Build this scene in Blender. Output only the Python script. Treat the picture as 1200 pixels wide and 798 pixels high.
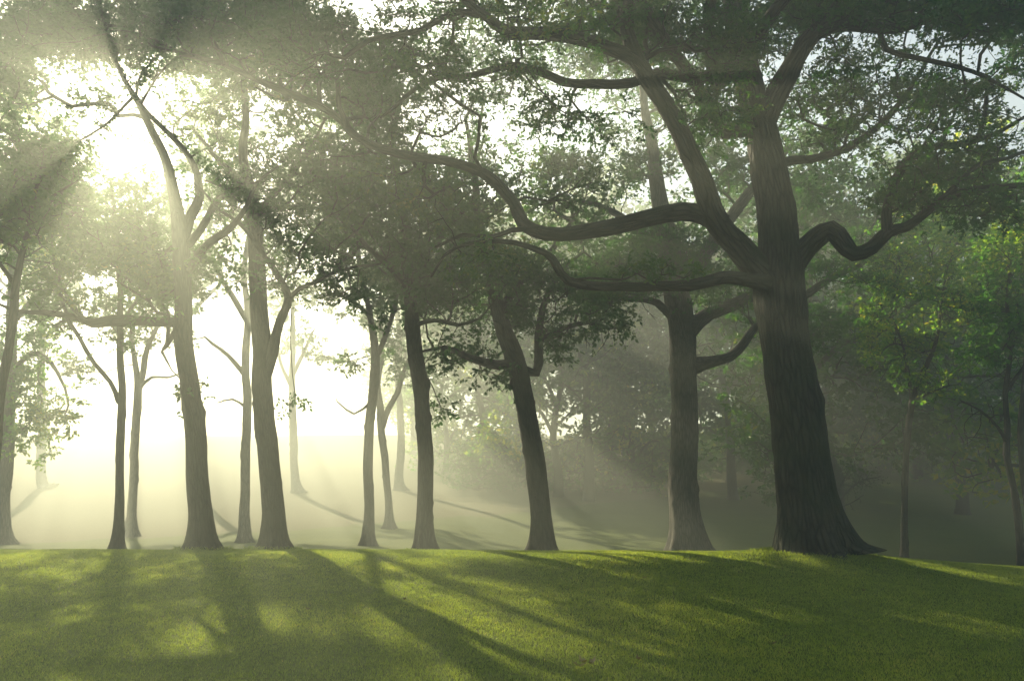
import bpy, math, random
import numpy as np
from mathutils import Vector, Matrix

for _o in list(bpy.data.objects):
    bpy.data.objects.remove(_o)
SC = bpy.context.scene
COL = SC.collection
R = math.radians

# ------------------------------------------------------------------ camera
F = 900.0                      # focal length in pixels of the 1200 px wide photograph
HOR = 585.0                    # row of the eye level
EYE = 1.6
PITCH = math.atan((HOR - 399.0) / F)
cam_d = bpy.data.cameras.new('camera')
cam_d.sensor_width = 36.0
cam_d.lens = 36.0 * F / 1200.0
cam_d.clip_start = 0.1
cam_d.clip_end = 1000
cam = bpy.data.objects.new('camera', cam_d)
COL.objects.link(cam)
cam.location = (0, 0, EYE)
cam.rotation_euler = (math.pi / 2 + PITCH, 0, 0)
SC.camera = cam


def ray(px, py):
    xc, yc = (px - 600.0) / F, (399.0 - py) / F
    c, s = math.cos(PITCH), math.sin(PITCH)
    return np.array([xc, c - yc * s, s + yc * c])


def at(px, py, Y):
    """the point that stands Y metres ahead on the line of sight through a photo pixel"""
    d = ray(px, py)
    return np.array([d[0] / d[1] * Y, Y, EYE + d[2] / d[1] * Y])


# ------------------------------------------------------------------ light
SUN = ray(152, 118)
SUN = SUN / np.linalg.norm(SUN)
SUN_EL = math.asin(SUN[2])
SUN_AZ = math.atan2(SUN[0], SUN[1])
world = bpy.data.worlds.new('World')
SC.world = world
world.use_nodes = True
wt = world.node_tree
sky = wt.nodes.new('ShaderNodeTexSky')
sky.sky_type = 'NISHITA'
sky.sun_disc = False
sky.sun_elevation = SUN_EL
sky.sun_rotation = SUN_AZ
sky.air_density = 1.0
sky.dust_density = 1.5
sky.ozone_density = 1.0
bg = wt.nodes['Background']
bg.inputs['Strength'].default_value = 0.058
wt.links.new(sky.outputs[0], bg.inputs['Color'])
sun_d = bpy.data.lights.new('sun', 'SUN')
sun_d.energy = 5.0
sun_d.angle = R(0.5)
sun_d.color = (1.0, 0.83, 0.60)
sun = bpy.data.objects.new('sun', sun_d)
COL.objects.link(sun)
sun.rotation_euler = Vector(SUN).to_track_quat('Z', 'Y').to_euler()
sun.location = (-30, 50, 40)

SC.view_settings.view_transform = 'Standard'
SC.view_settings.look = 'None'
SC.view_settings.gamma = 1.0
SC.view_settings.use_curve_mapping = False
SC.view_settings.exposure = 1.97
SC.render.engine = 'CYCLES'
cy = SC.cycles
cy.use_denoising = True
cy.max_bounces = 7
cy.diffuse_bounces = 3
cy.glossy_bounces = 1
cy.transmission_bounces = 3
cy.volume_bounces = 0
cy.transparent_max_bounces = 4
cy.sample_clamp_indirect = 4.0
cy.sample_clamp_direct = 0.0
cy.use_adaptive_sampling = True
cy.adaptive_threshold = 0.02
cy.caustics_reflective = False
cy.caustics_refractive = False
HAZE_DENSITY = 0.011
HAZE_G = 0.52

# ------------------------------------------------------------------ noise and terrain
def vnoise(p, seed=0):
    """smooth value noise in -1..1 for an (n,3) array"""
    p = np.asarray(p, dtype=np.float64)
    i = np.floor(p).astype(np.int64)
    f = p - i
    f = f * f * (3 - 2 * f)
    def h(a, b, c):
        n = (a * 374761393 + b * 668265263 + c * 2147483647 + seed * 1274126177) & 0xffffffff
        n = ((n ^ (n >> 13)) * 1274126177) & 0xffffffff
        n = (n ^ (n >> 16)) & 0xffffffff
        return n / 4294967295.0 * 2 - 1
    x, y, z = i[:, 0], i[:, 1], i[:, 2]
    u, v, w = f[:, 0], f[:, 1], f[:, 2]
    L = lambda a, b, t: a + (b - a) * t
    return L(L(L(h(x, y, z), h(x+1, y, z), u), L(h(x, y+1, z), h(x+1, y+1, z), u), v),
             L(L(h(x, y, z+1), h(x+1, y, z+1), u), L(h(x, y+1, z+1), h(x+1, y+1, z+1), u), v), w)


_HY = np.array([-40, -10, 0, 7.4, 12, 16.5, 20, 24, 29, 36, 45, 60, 85, 108, 122, 145, 190.])
_HZ = np.array([-1.0, -.3, 0, .02, .29, .50, .33, .02, -.06, .12, .62, 2.2, 6.0, 10.2, 11.2, 10.8, 9.0])
_M = np.gradient(_HZ, _HY)
OAK = at(952, 652, 16.0)


def hgt(x, y):
    x = np.asarray(x, dtype=float); y = np.asarray(y, dtype=float)
    k = np.clip(np.searchsorted(_HY, y) - 1, 0, len(_HY) - 2)
    d = _HY[k+1] - _HY[k]
    t = np.clip((y - _HY[k]) / d, 0, 1)
    z = ((2*t**3 - 3*t**2 + 1) * _HZ[k] + (t**3 - 2*t**2 + t) * d * _M[k]
         + (-2*t**3 + 3*t**2) * _HZ[k+1] + (t**3 - t**2) * d * _M[k+1])
    s = np.clip((x - 5.0) / 8.0, 0, 1)
    near = np.clip(1 - (y - 20) / 20, 0, 1)
    z = z - 0.38 * s * s * (3 - 2 * s) * near * np.clip(y / 10, 0, 1)
    z = z + 0.15 * np.exp(-((x - OAK[0] - .1)**2 / 2.2 + (y - OAK[1])**2 / 2.0))
    u = np.clip((x + 4.0) / 5.0, 0, 1)
    z = z - .55 * u * u * (3 - 2 * u) * np.exp(-((y - 34) / 9.0) ** 2)
    q = np.stack([x.ravel() * .45, y.ravel() * .45, np.zeros(x.size)], 1)
    z = z + (vnoise(q, 3) * .025).reshape(x.shape) + (vnoise(q * 3.1, 4) * .010).reshape(x.shape)
    z = z + (vnoise(q * .12, 6) * .35).reshape(x.shape) * np.clip((y - 35) / 40, 0, 1)
    return z


# ------------------------------------------------------------------ node materials
def new_mat(name):
    m = bpy.data.materials.new(name)
    m.use_nodes = True
    nt = m.node_tree
    nt.nodes.clear()
    out = nt.nodes.new('ShaderNodeOutputMaterial')
    return m, nt, out


def N(nt, t, **kw):
    n = nt.nodes.new(t)
    for k, v in kw.items():
        if k.startswith('i_'):
            n.inputs[k[2:].replace('_', ' ')].default_value = v
        else:
            setattr(n, k, v)
    return n


def ramp(nt, src, stops):
    r = nt.nodes.new('ShaderNodeValToRGB')
    el = r.color_ramp.elements
    while len(el) < len(stops):
        el.new(0.5)
    for e, (p, c) in zip(el, stops):
        e.position = p
        e.color = (*c, 1)
    nt.links.new(src, r.inputs[0])
    return r.outputs[0]


def mat_leaf(name, stops, trans=1.6, tr_fac=0.5):
    m, nt, out = new_mat(name)
    a = N(nt, 'ShaderNodeAttribute', attribute_name='tone')
    col = ramp(nt, a.outputs['Fac'], stops)
    hs = N(nt, 'ShaderNodeMixRGB', blend_type='MULTIPLY', i_Fac=1.0)
    hs.inputs['Color2'].default_value = (trans * 0.9, trans, trans * 0.40, 1)
    nt.links.new(col, hs.inputs['Color1'])
    d = N(nt, 'ShaderNodeBsdfDiffuse')
    t = N(nt, 'ShaderNodeBsdfTranslucent')
    g = N(nt, 'ShaderNodeBsdfGlossy', i_Roughness=0.42)
    g.inputs['Color'].default_value = (.5, .5, .5, 1)
    nt.links.new(col, d.inputs['Color'])
    nt.links.new(hs.outputs[0], t.inputs['Color'])
    mx = N(nt, 'ShaderNodeMixShader', i_Fac=tr_fac)
    nt.links.new(d.outputs[0], mx.inputs[1]); nt.links.new(t.outputs[0], mx.inputs[2])
    m2 = N(nt, 'ShaderNodeMixShader', i_Fac=0.03)
    nt.links.new(mx.outputs[0], m2.inputs[1]); nt.links.new(g.outputs[0], m2.inputs[2])
    nt.links.new(m2.outputs[0], out.inputs['Surface'])
    return m


def mat_bark(name, dark, light, moss, scale=9.0, bump=0.03, stretch=0.13):
    m, nt, out = new_mat(name)
    a = N(nt, 'ShaderNodeAttribute', attribute_name='bark')
    mp = N(nt, 'ShaderNodeMapping')
    mp.inputs['Scale'].default_value = (scale, scale, scale * stretch)
    nt.links.new(a.outputs['Vector'], mp.inputs['Vector'])
    wob = N(nt, 'ShaderNodeTexNoise', i_Scale=0.7, i_Detail=3.0)
    nt.links.new(mp.outputs[0], wob.inputs['Vector'])
    add = N(nt, 'ShaderNodeMixRGB', blend_type='ADD', i_Fac=0.3)
    nt.links.new(mp.outputs[0], add.inputs['Color1']); nt.links.new(wob.outputs['Color'], add.inputs['Color2'])
    vo = N(nt, 'ShaderNodeTexVoronoi', feature='DISTANCE_TO_EDGE', i_Scale=1.6)
    nt.links.new(add.outputs[0], vo.inputs['Vector'])
    fine = N(nt, 'ShaderNodeTexNoise', i_Scale=3.2, i_Detail=6.0, i_Roughness=0.65)
    nt.links.new(add.outputs[0], fine.inputs['Vector'])
    crack = ramp(nt, vo.outputs['Distance'], [(0.0, (0, 0, 0)), (0.09, (.45, .45, .45)), (0.30, (1, 1, 1))])
    mul = N(nt, 'ShaderNodeMixRGB', blend_type='MULTIPLY', i_Fac=0.9)
    nt.links.new(crack, mul.inputs['Color1']); nt.links.new(fine.outputs['Fac'], mul.inputs['Color2'])
    colr = ramp(nt, mul.outputs[0], [(0.05, dark), (0.55, light)])
    big = N(nt, 'ShaderNodeTexNoise', i_Scale=1.1, i_Detail=4.0)
    nt.links.new(a.outputs['Vector'], big.inputs['Vector'])
    mfac = ramp(nt, big.outputs['Fac'], [(0.42, (0, 0, 0)), (0.66, (.65, .65, .65))])
    mm = N(nt, 'ShaderNodeMixRGB', blend_type='MIX')
    mm.inputs['Color2'].default_value = (*moss, 1)
    nt.links.new(mfac, mm.inputs['Fac']); nt.links.new(colr, mm.inputs['Color1'])
    bp = N(nt, 'ShaderNodeBump', i_Strength=1.0, i_Distance=bump)
    nt.links.new(mul.outputs[0], bp.inputs['Height'])
    b = N(nt, 'ShaderNodeBsdfPrincipled', i_Roughness=0.9)
    b.inputs['Specular IOR Level'].default_value = 0.2
    nt.links.new(mm.outputs[0], b.inputs['Base Color'])
    nt.links.new(bp.outputs[0], b.inputs['Normal'])
    nt.links.new(b.outputs[0], out.inputs['Surface'])
    return m


def mat_ground(name):
    m, nt, out = new_mat(name)
    tc = N(nt, 'ShaderNodeTexCoord')
    n1 = N(nt, 'ShaderNodeTexNoise', i_Scale=0.35, i_Detail=5.0, i_Roughness=0.6)
    n2 = N(nt, 'ShaderNodeTexNoise', i_Scale=9.0, i_Detail=8.0, i_Roughness=0.7)
    nt.links.new(tc.outputs['Object'], n1.inputs['Vector']); nt.links.new(tc.outputs['Object'], n2.inputs['Vector'])
    c1 = ramp(nt, n1.outputs['Fac'], [(0.3, (.085, .120, .022)), (0.7, (.130, .165, .034))])
    c2 = ramp(nt, n2.outputs['Fac'], [(0.3, (.45, .5, .35)), (0.72, (1.2, 1.2, 1.1))])
    mx = N(nt, 'ShaderNodeMixRGB', blend_type='MULTIPLY', i_Fac=0.8)
    nt.links.new(c1, mx.inputs['Color1']); nt.links.new(c2, mx.inputs['Color2'])
    sx = N(nt, 'ShaderNodeSeparateXYZ')
    nt.links.new(tc.outputs['Object'], sx.inputs[0])
    # the field starts behind the line y = 46 + 1.1 x
    ln = N(nt, 'ShaderNodeMath', operation='MULTIPLY_ADD'); ln.inputs[1].default_value = -.9; ln.inputs[2].default_value = -49.0
    nt.links.new(sx.outputs['X'], ln.inputs[0])
    ad = N(nt, 'ShaderNodeMath', operation='ADD')
    nt.links.new(ln.outputs[0], ad.inputs[0]); nt.links.new(sx.outputs['Y'], ad.inputs[1])
    wv = N(nt, 'ShaderNodeMath', operation='MULTIPLY_ADD'); wv.inputs[1].default_value = 5.0
    nt.links.new(n1.outputs['Fac'], wv.inputs[0]); nt.links.new(ad.outputs[0], wv.inputs[2])
    edge = ramp(nt, wv.outputs[0], [(0.0, (0, 0, 0)), (1.0, (1, 1, 1))])
    fcol = ramp(nt, n2.outputs['Fac'], [(0.3, (.075, .085, .030)), (0.7, (.17, .16, .07))])
    lw = N(nt, 'ShaderNodeMixRGB', blend_type='MIX')
    nt.links.new(edge, lw.inputs['Fac']); nt.links.new(mx.outputs[0], lw.inputs['Color1']); nt.links.new(fcol, lw.inputs['Color2'])
    bp = N(nt, 'ShaderNodeBump', i_Strength=1.0, i_Distance=0.05)
    nt.links.new(n2.outputs['Fac'], bp.inputs['Height'])
    b = N(nt, 'ShaderNodeBsdfPrincipled', i_Roughness=0.95)
    b.inputs['Specular IOR Level'].default_value = 0.1
    nt.links.new(lw.outputs[0], b.inputs['Base Color']); nt.links.new(bp.outputs[0], b.inputs['Normal'])
    nt.links.new(b.outputs[0], out.inputs['Surface'])
    return m


LEAF_OAK = mat_leaf('oak_leaf', [(0.0, (0.019, 0.068, 0.016)), (0.55, (0.035, 0.115, 0.022)), (0.80, (0.074, 0.149, 0.019)), (1.0, (0.162, 0.162, 0.024))], 1.9, 0.34)
LEAF_MID = mat_leaf('woodland_leaf', [(0.0, (0.020, 0.070, 0.016)), (0.6, (0.038, 0.119, 0.022)), (0.85, (0.084, 0.162, 0.022)), (1.0, (0.176, 0.176, 0.027))], 2.0, 0.38)
LEAF_YEL = mat_leaf('sunlit_yellow_leaf', [(0.0, (0.027, 0.089, 0.019)), (0.5, (0.057, 0.142, 0.022)), (0.72, (0.162, 0.216, 0.024)), (1.0, (0.324, 0.257, 0.027))], 3.0, 0.52)  # yellow tones paint sun-lit highlights into the leaf colour
GRASS_M = mat_leaf('grass_blade', [(0.0, (.088, .118, .026)), (0.5, (.148, .178, .044)), (0.85, (.21, .22, .056)), (1.0, (.28, .23, .08))], 2.8, 0.48)
DRY_LEAF = mat_leaf('fallen_leaf', [(0.0, (.10, .07, .03)), (1.0, (.25, .20, .10))], 1.2, 0.3)
BARK_OAK = mat_bark('oak_bark', (.004, .005, .003), (.060, .058, .038), (.026, .042, .014), 7.5, 0.06)
BARK_MID = mat_bark('bark', (.008, .009, .006), (.058, .055, .038), (.028, .036, .016), 12.0, 0.02)
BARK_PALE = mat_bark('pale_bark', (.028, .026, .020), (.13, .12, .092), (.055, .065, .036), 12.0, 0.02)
GROUND_M = mat_ground('lawn_soil')


# ------------------------------------------------------------------ mesh helpers
def make_mesh(name, verts, faces4=None, faces3=None, mat=None, attrs=None, smooth=True):
    """faces as integer arrays (n,4) and (n,3)"""
    me = bpy.data.meshes.new(name)
    verts = np.asarray(verts, dtype=np.float32)
    f4 = np.zeros((0, 4), np.int32) if faces4 is None or len(faces4) == 0 else np.asarray(faces4, np.int32)
    f3 = np.zeros((0, 3), np.int32) if faces3 is None or len(faces3) == 0 else np.asarray(faces3, np.int32)
    me.vertices.add(len(verts))
    me.vertices.foreach_set('co', verts.ravel())
    loops = np.concatenate([f4.ravel(), f3.ravel()])
    tot = np.concatenate([np.full(len(f4), 4), np.full(len(f3), 3)]).astype(np.int32)
    start = np.concatenate([[0], np.cumsum(tot)[:-1]]).astype(np.int32)
    me.loops.add(len(loops))
    me.loops.foreach_set('vertex_index', loops)
    me.polygons.add(len(tot))
    me.polygons.foreach_set('loop_start', start)
    me.polygons.foreach_set('loop_total', tot)
    me.polygons.foreach_set('use_smooth', np.full(len(tot), smooth))
    for k, v in (attrs or {}).items():
        v = np.asarray(v, np.float32)
        if v.ndim == 2:
            at_ = me.attributes.new(k, 'FLOAT_VECTOR', 'POINT'); at_.data.foreach_set('vector', v.ravel())
        else:
            at_ = me.attributes.new(k, 'FLOAT', 'POINT'); at_.data.foreach_set('value', v)
    me.update(calc_edges=True)
    if mat:
        me.materials.append(mat)
    return me


def obj(name, me, parent=None):
    o = bpy.data.objects.new(name, me)
    COL.objects.link(o)
    if parent is not None:
        o.parent = parent
    return o


def tag(o, label=None, cat=None, group=None, kind=None):
    if label: o['label'] = label
    if cat: o['category'] = cat
    if group: o['group'] = group
    if kind: o['kind'] = kind
    return o


def empty(name, loc):
    o = bpy.data.objects.new(name, None)
    o.empty_display_size = 0.3
    COL.objects.link(o)
    o.location = loc
    return o


def frames(P):
    T = np.gradient(P, axis=0) if len(P) > 2 else np.repeat((P[1:] - P[:1]), len(P), 0)
    T /= np.linalg.norm(T, axis=1)[:, None] + 1e-9
    a = np.array([0, 0, 1.0]) if abs(T[0][2]) < 0.8 else np.array([1.0, 0, 0])
    u = np.cross(T[0], a); u /= np.linalg.norm(u)
    U = np.empty_like(P)
    for i in range(len(P)):
        u = u - T[i] * np.dot(u, T[i])
        u /= np.linalg.norm(u) + 1e-9
        U[i] = u
    return T, U, np.cross(T, U)


class Tubes:
    """many tapered tubes collected in one mesh"""
    def __init__(self):
        self.v, self.f, self.t, self.b, self.n = [], [], [], [], 0

    def add(self, P, r, k, lump=None, seed=0.0):
        P = np.asarray(P, float); r = np.asarray(r, float)
        n = len(P)
        if n < 2:
            return
        T, U, W = frames(P)
        a = np.arange(k) * (2 * math.pi / k)
        s = np.concatenate([[0], np.cumsum(np.linalg.norm(np.diff(P, axis=0), axis=1))])
        ca, sa = np.cos(a), np.sin(a)
        rr = np.repeat(r[:, None], k, 1)
        bark = np.stack([ca[None] * rr, sa[None] * rr, np.repeat(s[:, None], k, 1) + seed], 2)
        if lump is not None:
            rr = rr * lump(s, a, P)
        V = P[:, None] + U[:, None] * (ca[None] * rr)[..., None] + W[:, None] * (sa[None] * rr)[..., None]
        i = np.arange(n - 1)[:, None] * k
        j = np.arange(k)[None]
        j2 = (j + 1) % k
        q = np.stack([i + j, i + j2, i + k + j2, i + k + j], 2).reshape(-1, 4) + self.n
        V = V.reshape(-1, 3)
        cap = np.array([P[-1] + T[-1] * r[-1] * .7])
        c = self.n + len(V)
        tri = np.stack([(n - 1) * k + j[0] + self.n, (n - 1) * k + j2[0] + self.n, np.full(k, c)], 1)
        self.v += [V, cap]; self.f.append(q); self.t.append(tri)
        self.b += [bark.reshape(-1, 3), bark[-1:, 0]]
        self.n = c + 1

    def cones(self, A, B, r0):
        """straight thin three-sided twigs from A to B"""
        A = np.asarray(A); B = np.asarray(B)
        m = len(A)
        if not m:
            return
        d = B - A
        d /= np.linalg.norm(d, axis=1)[:, None] + 1e-9
        h = np.where(np.abs(d[:, 2:3]) < .8, np.array([[0, 0, 1.0]]), np.array([[1.0, 0, 0]]))
        u = np.cross(d, h); u /= np.linalg.norm(u, axis=1)[:, None]
        w = np.cross(d, u)
        V = np.empty((m, 4, 3))
        for k in range(3):
            an = k * 2 * math.pi / 3
            V[:, k] = A + (u * math.cos(an) + w * math.sin(an)) * r0
        V[:, 3] = B
        base = self.n + np.arange(m)[:, None] * 4
        tri = np.concatenate([base + np.array([[0, 1, 3]]), base + np.array([[1, 2, 3]]), base + np.array([[2, 0, 3]])])
        self.v.append(V.reshape(-1, 3)); self.t.append(tri); self.b.append(V.reshape(-1, 3) * .3)
        self.n += m * 4

    def mesh(self, name, mat, origin):
        V = np.concatenate(self.v) - origin
        f4 = np.concatenate(self.f) if self.f else None
        return make_mesh(name, V, f4, np.concatenate(self.t), mat, {'bark': np.concatenate(self.b)})


# leaf outlines: (along, across, fold) and triangles
L_OAK = (np.array([[0, 0, 0], [.30, .20, .05], [.42, .09, .02], [.66, .24, .06], [.76, .10, .02], [1, 0, -.05],
                   [.76, -.10, .02], [.66, -.24, .06], [.42, -.09, .02], [.30, -.20, .05]]),
         np.array([[0, 1, 2], [0, 2, 8], [0, 8, 9], [2, 3, 4], [2, 4, 6], [2, 6, 8], [8, 6, 7], [4, 5, 6]]))
L_KITE = (np.array([[0, 0, 0], [.5, .27, .06], [1, 0, -.04], [.5, -.27, .06]]), np.array([[0, 1, 2], [0, 2, 3]]))


def leaves(pos, d, size, rng, shape, origin, mat, name='crown', tone_scale=.35, up=.55, tone0=None):
    n = len(pos)
    d = d / (np.linalg.norm(d, axis=1)[:, None] + 1e-9)
    nrm = rng.normal(size=(n, 3)) * .6 + np.array([0, 0, up])
    nrm -= d * np.sum(nrm * d, 1)[:, None]
    nrm /= np.linalg.norm(nrm, axis=1)[:, None] + 1e-9
    w = np.cross(nrm, d)
    tv, tf = shape
    V = (pos[:, None] + size[:, None, None] * (tv[None, :, 0:1] * d[:, None] + tv[None, :, 1:2] * w[:, None] + tv[None, :, 2:3] * nrm[:, None]))
    Fc = (np.arange(n)[:, None, None] * len(tv) + tf[None]).reshape(-1, 3)
    tone = .46 + .34 * vnoise(pos * tone_scale, 11) + .22 * vnoise(pos * 1.3, 5) + rng.normal(size=n) * .13
    tone = np.clip(tone, 0, 1)
    return make_mesh(name, V.reshape(-1, 3) - origin, None, Fc, mat, {'tone': np.repeat(tone, len(tv))}, smooth=False)


def smooth_path(pts, step=.35):
    """Catmull-Rom through rows of x, y, z, radius"""
    P = np.asarray(pts, float)
    Q = np.vstack([2 * P[0] - P[1], P, 2 * P[-1] - P[-2]])
    out = []
    for i in range(1, len(Q) - 2):
        p0, p1, p2, p3 = Q[i-1], Q[i], Q[i+1], Q[i+2]
        m = max(2, int(np.linalg.norm(p2[:3] - p1[:3]) / step))
        for t in np.arange(m) / m:
            out.append(.5 * ((2*p1) + (p2-p0)*t + (2*p0-5*p1+4*p2-p3)*t*t + (-p0+3*p1-3*p2+p3)*t**3))
    out.append(P[-1])
    return np.array(out)


class Tree:
    def __init__(self, seed, origin):
        self.rng = np.random.default_rng(seed)
        self.P = np.zeros((60000, 3)); self.par = np.full(60000, -1); self.rad = np.zeros(60000)
        self.plen = np.zeros(60000); self.lid = np.zeros(60000, int); self.ok = np.zeros(60000, bool)
        self.traced = np.zeros(60000, bool); self.nxt = np.full(60000, -1)
        self.n = 0
        self.origin = np.asarray(origin, float)
        self.tips = []
        self.nl = 0
        self.trunk = None

    def node(self, p, par, rad=0., lid=0, ok=True, traced=False):
        i = self.n
        self.P[i] = p; self.par[i] = par; self.rad[i] = rad; self.lid[i] = lid; self.ok[i] = ok; self.traced[i] = traced
        self.plen[i] = 0 if par < 0 else self.plen[par] + np.linalg.norm(self.P[par] - p)
        self.n += 1
        return i

    def path(self, rows, ok_from=0.0, own=False, step=.35, wob=.0):
        """rows: x y z r; joins the nearest node already there. own: a limb with an id of its own. ok_from: share of the length from which twigs may start"""
        S = smooth_path(rows, step)
        S[1:, 3] *= .88
        if wob:
            j = vnoise(S[:, :3] * 1.1, 7)[:, None] * wob * np.array([[1, .6, .5]]) + vnoise(S[:, :3] * 2.3 + 9, 8)[:, None] * wob * .4 * np.array([[.6, 1, .7]])
            w = np.minimum(1, np.arange(len(S)) / 4.)[:, None]
            S[:, :3] += j * w
        if self.n == 0:
            par = -1; lid = 0
        else:
            c = np.linalg.norm(self.P[:self.n] - S[0, :3], axis=1)
            par = int(np.argmin(np.where(self.traced[:self.n], c, 99)))
            lid = self.lid[par]
        if own:
            self.nl += 1; lid = self.nl
        first = self.n
        for k, row in enumerate(S):
            i = self.node(row[:3], par, row[3], lid, k >= ok_from * len(S), True)
            if k > 0:
                self.nxt[par] = i
            par = i
        if first == 0:
            self.trunk = S
            self.ntrunk = self.n
        self.first_of = first
        return self

    def grow(self, A, reach=99., step=.4, bend=.25, pw=.22):
        A = np.asarray(A)
        nodes = self.P[:self.n][self.ok[:self.n]]
        dd = np.array([np.min(np.linalg.norm(nodes - a, axis=1)) for a in A])
        for a in A[np.argsort(dd)]:
            n = self.n
            if n > 56000:
                break
            v = a - self.P[:n]
            d = np.linalg.norm(v, axis=1)
            cost = np.where(self.ok[:n], d + pw * self.plen[:n] + .25 * np.maximum(0, self.P[:n, 2] - a[2]), 1e9)
            j = int(np.argmin(cost))
            if d[j] > reach:
                continue
            if d[j] < .12:
                self.tips.append((j, j)); continue
            p0 = self.P[j]
            pj = self.par[j]
            t0 = (p0 - self.P[pj]) if pj >= 0 else np.array([0, 0, 1.])
            t0 = t0 / (np.linalg.norm(t0) + 1e-9)
            L = d[j]
            side = v[j] / L
            c1 = p0 + (side * .6 + t0 * .5 + self.rng.normal(size=3) * bend) * L * .35
            c2 = a + (-side + np.array([0, 0, -.15]) + self.rng.normal(size=3) * bend) * L * .25
            m = max(2, int(L / step))
            par = j
            for t in (np.arange(m) + 1) / m:
                q = (1-t)**3 * p0 + 3*(1-t)**2*t * c1 + 3*(1-t)*t*t * c2 + t**3 * a
                if t < 1:
                    q = q + self.rng.normal(size=3) * .025
                par = self.node(q, par, 0., self.lid[j])
            self.tips.append((par, self.par[par]))

    def finish(self, name, label, cat, bark, leafm, lv, size, shape=L_KITE, tips_r=.007, expo=2.3, sub=4, spread=.42, group=None,
               trunk_name='trunk', sides=36, flare=.45, knots=(), twigs=40, twig_sides=4, rough=.0, trunk_rings=.12, drop=0.):
        rng = self.rng
        cand = np.nonzero(self.traced[:self.n] & self.ok[:self.n] & (self.rad[:self.n] > .02))[0]
        self.dead = []
        for i in (rng.choice(cand, twigs) if len(cand) and twigs else []):      # bare dead twigs and snags
            d = rng.normal(size=3) * np.array([1, 1, .8]); d /= np.linalg.norm(d)
            L = rng.uniform(.25, 1.3); q = self.P[i].copy(); pr = i
            m = max(3, int(L / .15))
            for k in range(m):
                d = d + rng.normal(size=3) * .28; d /= np.linalg.norm(d)
                q = q + d * L / m
                pr = self.node(q, pr, 0., self.lid[i])
                if k == m // 2 and rng.uniform() < .7:
                    dd = d + rng.normal(size=3) * .7; dd /= np.linalg.norm(dd)
                    p2 = pr
                    for _ in range(3):
                        dd = dd + rng.normal(size=3) * .2
                        p2 = self.node(self.P[p2] + dd * L * .13, p2, 0., self.lid[i])
                    self.dead.append(p2)
            self.dead.append(pr)
        n = self.n
        P, par = self.P[:n], self.par[:n]
        load = np.zeros(n)
        for tp, _ in self.tips:
            load[tp] += 1
        for tp in self.dead:
            load[tp] += 1
        main = self.nxt[:n].copy()
        best = np.zeros(n)
        for i in range(n - 1, 0, -1):
            p = par[i]
            if p >= 0:
                load[p] += load[i]
                if not self.traced[i] and self.nxt[p] < 0 and load[i] > best[p]:
                    best[p] = load[i]; main[p] = i
        r = np.maximum(tips_r * np.maximum(load, 1) ** (1 / expo), .005)
        r = np.where(self.traced[:n], self.rad[:n], r)
        for i in range(1, n):
            if not self.traced[i] and par[i] >= 0:
                r[i] = min(r[i], r[par[i]] * (.8 if main[par[i]] != i else 1.0))
        kids_main = set(main[main >= 0].tolist())
        root = empty(name, self.origin)
        tag(root, label, cat, group)
        # trunk with root flare, furrows and knots
        tt = Tubes()
        S = self.trunk
        Sf = smooth_path(S, trunk_rings) if trunk_rings < .3 else S
        phase = rng.uniform(0, 6.28, 6)
        base_z = S[0, 2]
        def lump(s, a, PP):
            h = np.maximum(s, 0)[:, None]
            aa = a[None]
            fl = flare * (np.exp(-h / .34) + .35 * np.exp(-h / .95)) * (.75 + .35 * np.sin(3 * aa + phase[0]) + .3 * np.sin(5 * aa + phase[1]) + .15 * np.sin(8 * aa + phase[2]))
            m = 1 + fl + .035 * np.sin(2 * aa + phase[3] + h * .5) + .02 * np.sin(3 * aa + phase[4] - h * .8)
            g = np.stack([np.repeat(np.cos(aa) * 1.3, len(s), 0), np.repeat(np.sin(aa) * 1.3, len(s), 0), np.repeat(h * 1.5, len(a), 1)], 2).reshape(-1, 3)
            m = m + .05 * vnoise(g + phase[5], 21).reshape(len(s), len(a)) + .025 * vnoise(g * 2.7, 22).reshape(len(s), len(a))
            for (kh, ka, kr, kd) in knots:
                da = np.angle(np.exp(1j * (aa - ka)))
                m = m + kd * np.exp(-((h - kh) / kr) ** 2 - (da / (kr * 1.6 + .1)) ** 2)
            if rough:
                g2 = np.stack([np.repeat(np.cos(aa) * 7., len(s), 0), np.repeat(np.sin(aa) * 7., len(s), 0), np.repeat(h * 1.9, len(a), 1)], 2).reshape(-1, 3)
                g2 = g2 + vnoise(g2 * .5, 30)[:, None] * .8
                rg = 1 - np.abs(vnoise(g2, 31)).reshape(len(s), len(a)) * 2
                m = m + rough * rg
            return m
        tt.add(Sf[:, :3], Sf[:, 3], sides, lump, rng.uniform(0, 9))
        obj(trunk_name, tt.mesh(trunk_name, bark, self.origin), root)
        # limbs and branches: one mesh per traced limb, thin ones off the trunk together
        lm = {}
        for i in range(1, n):
            if i < self.ntrunk and self.lid[i] == 0:
                continue
            if i in kids_main and not (par[i] < self.ntrunk and i >= self.ntrunk):
                continue
            chain = [i]
            while main[chain[-1]] >= 0:
                chain.append(main[chain[-1]])
            pts = P[chain]; rr = r[chain].copy()
            if par[i] >= 0:
                pts = np.vstack([P[par[i]], pts]); rr = np.concatenate([[min(rr[0] * 1.35, r[par[i]])], rr])
            rmax = rr.max()
            k = 16 if rmax > .10 else 10 if rmax > .05 else 6 if rmax > .02 else twig_sides
            key = self.lid[i]
            T = lm.setdefault(key, Tubes())
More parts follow.
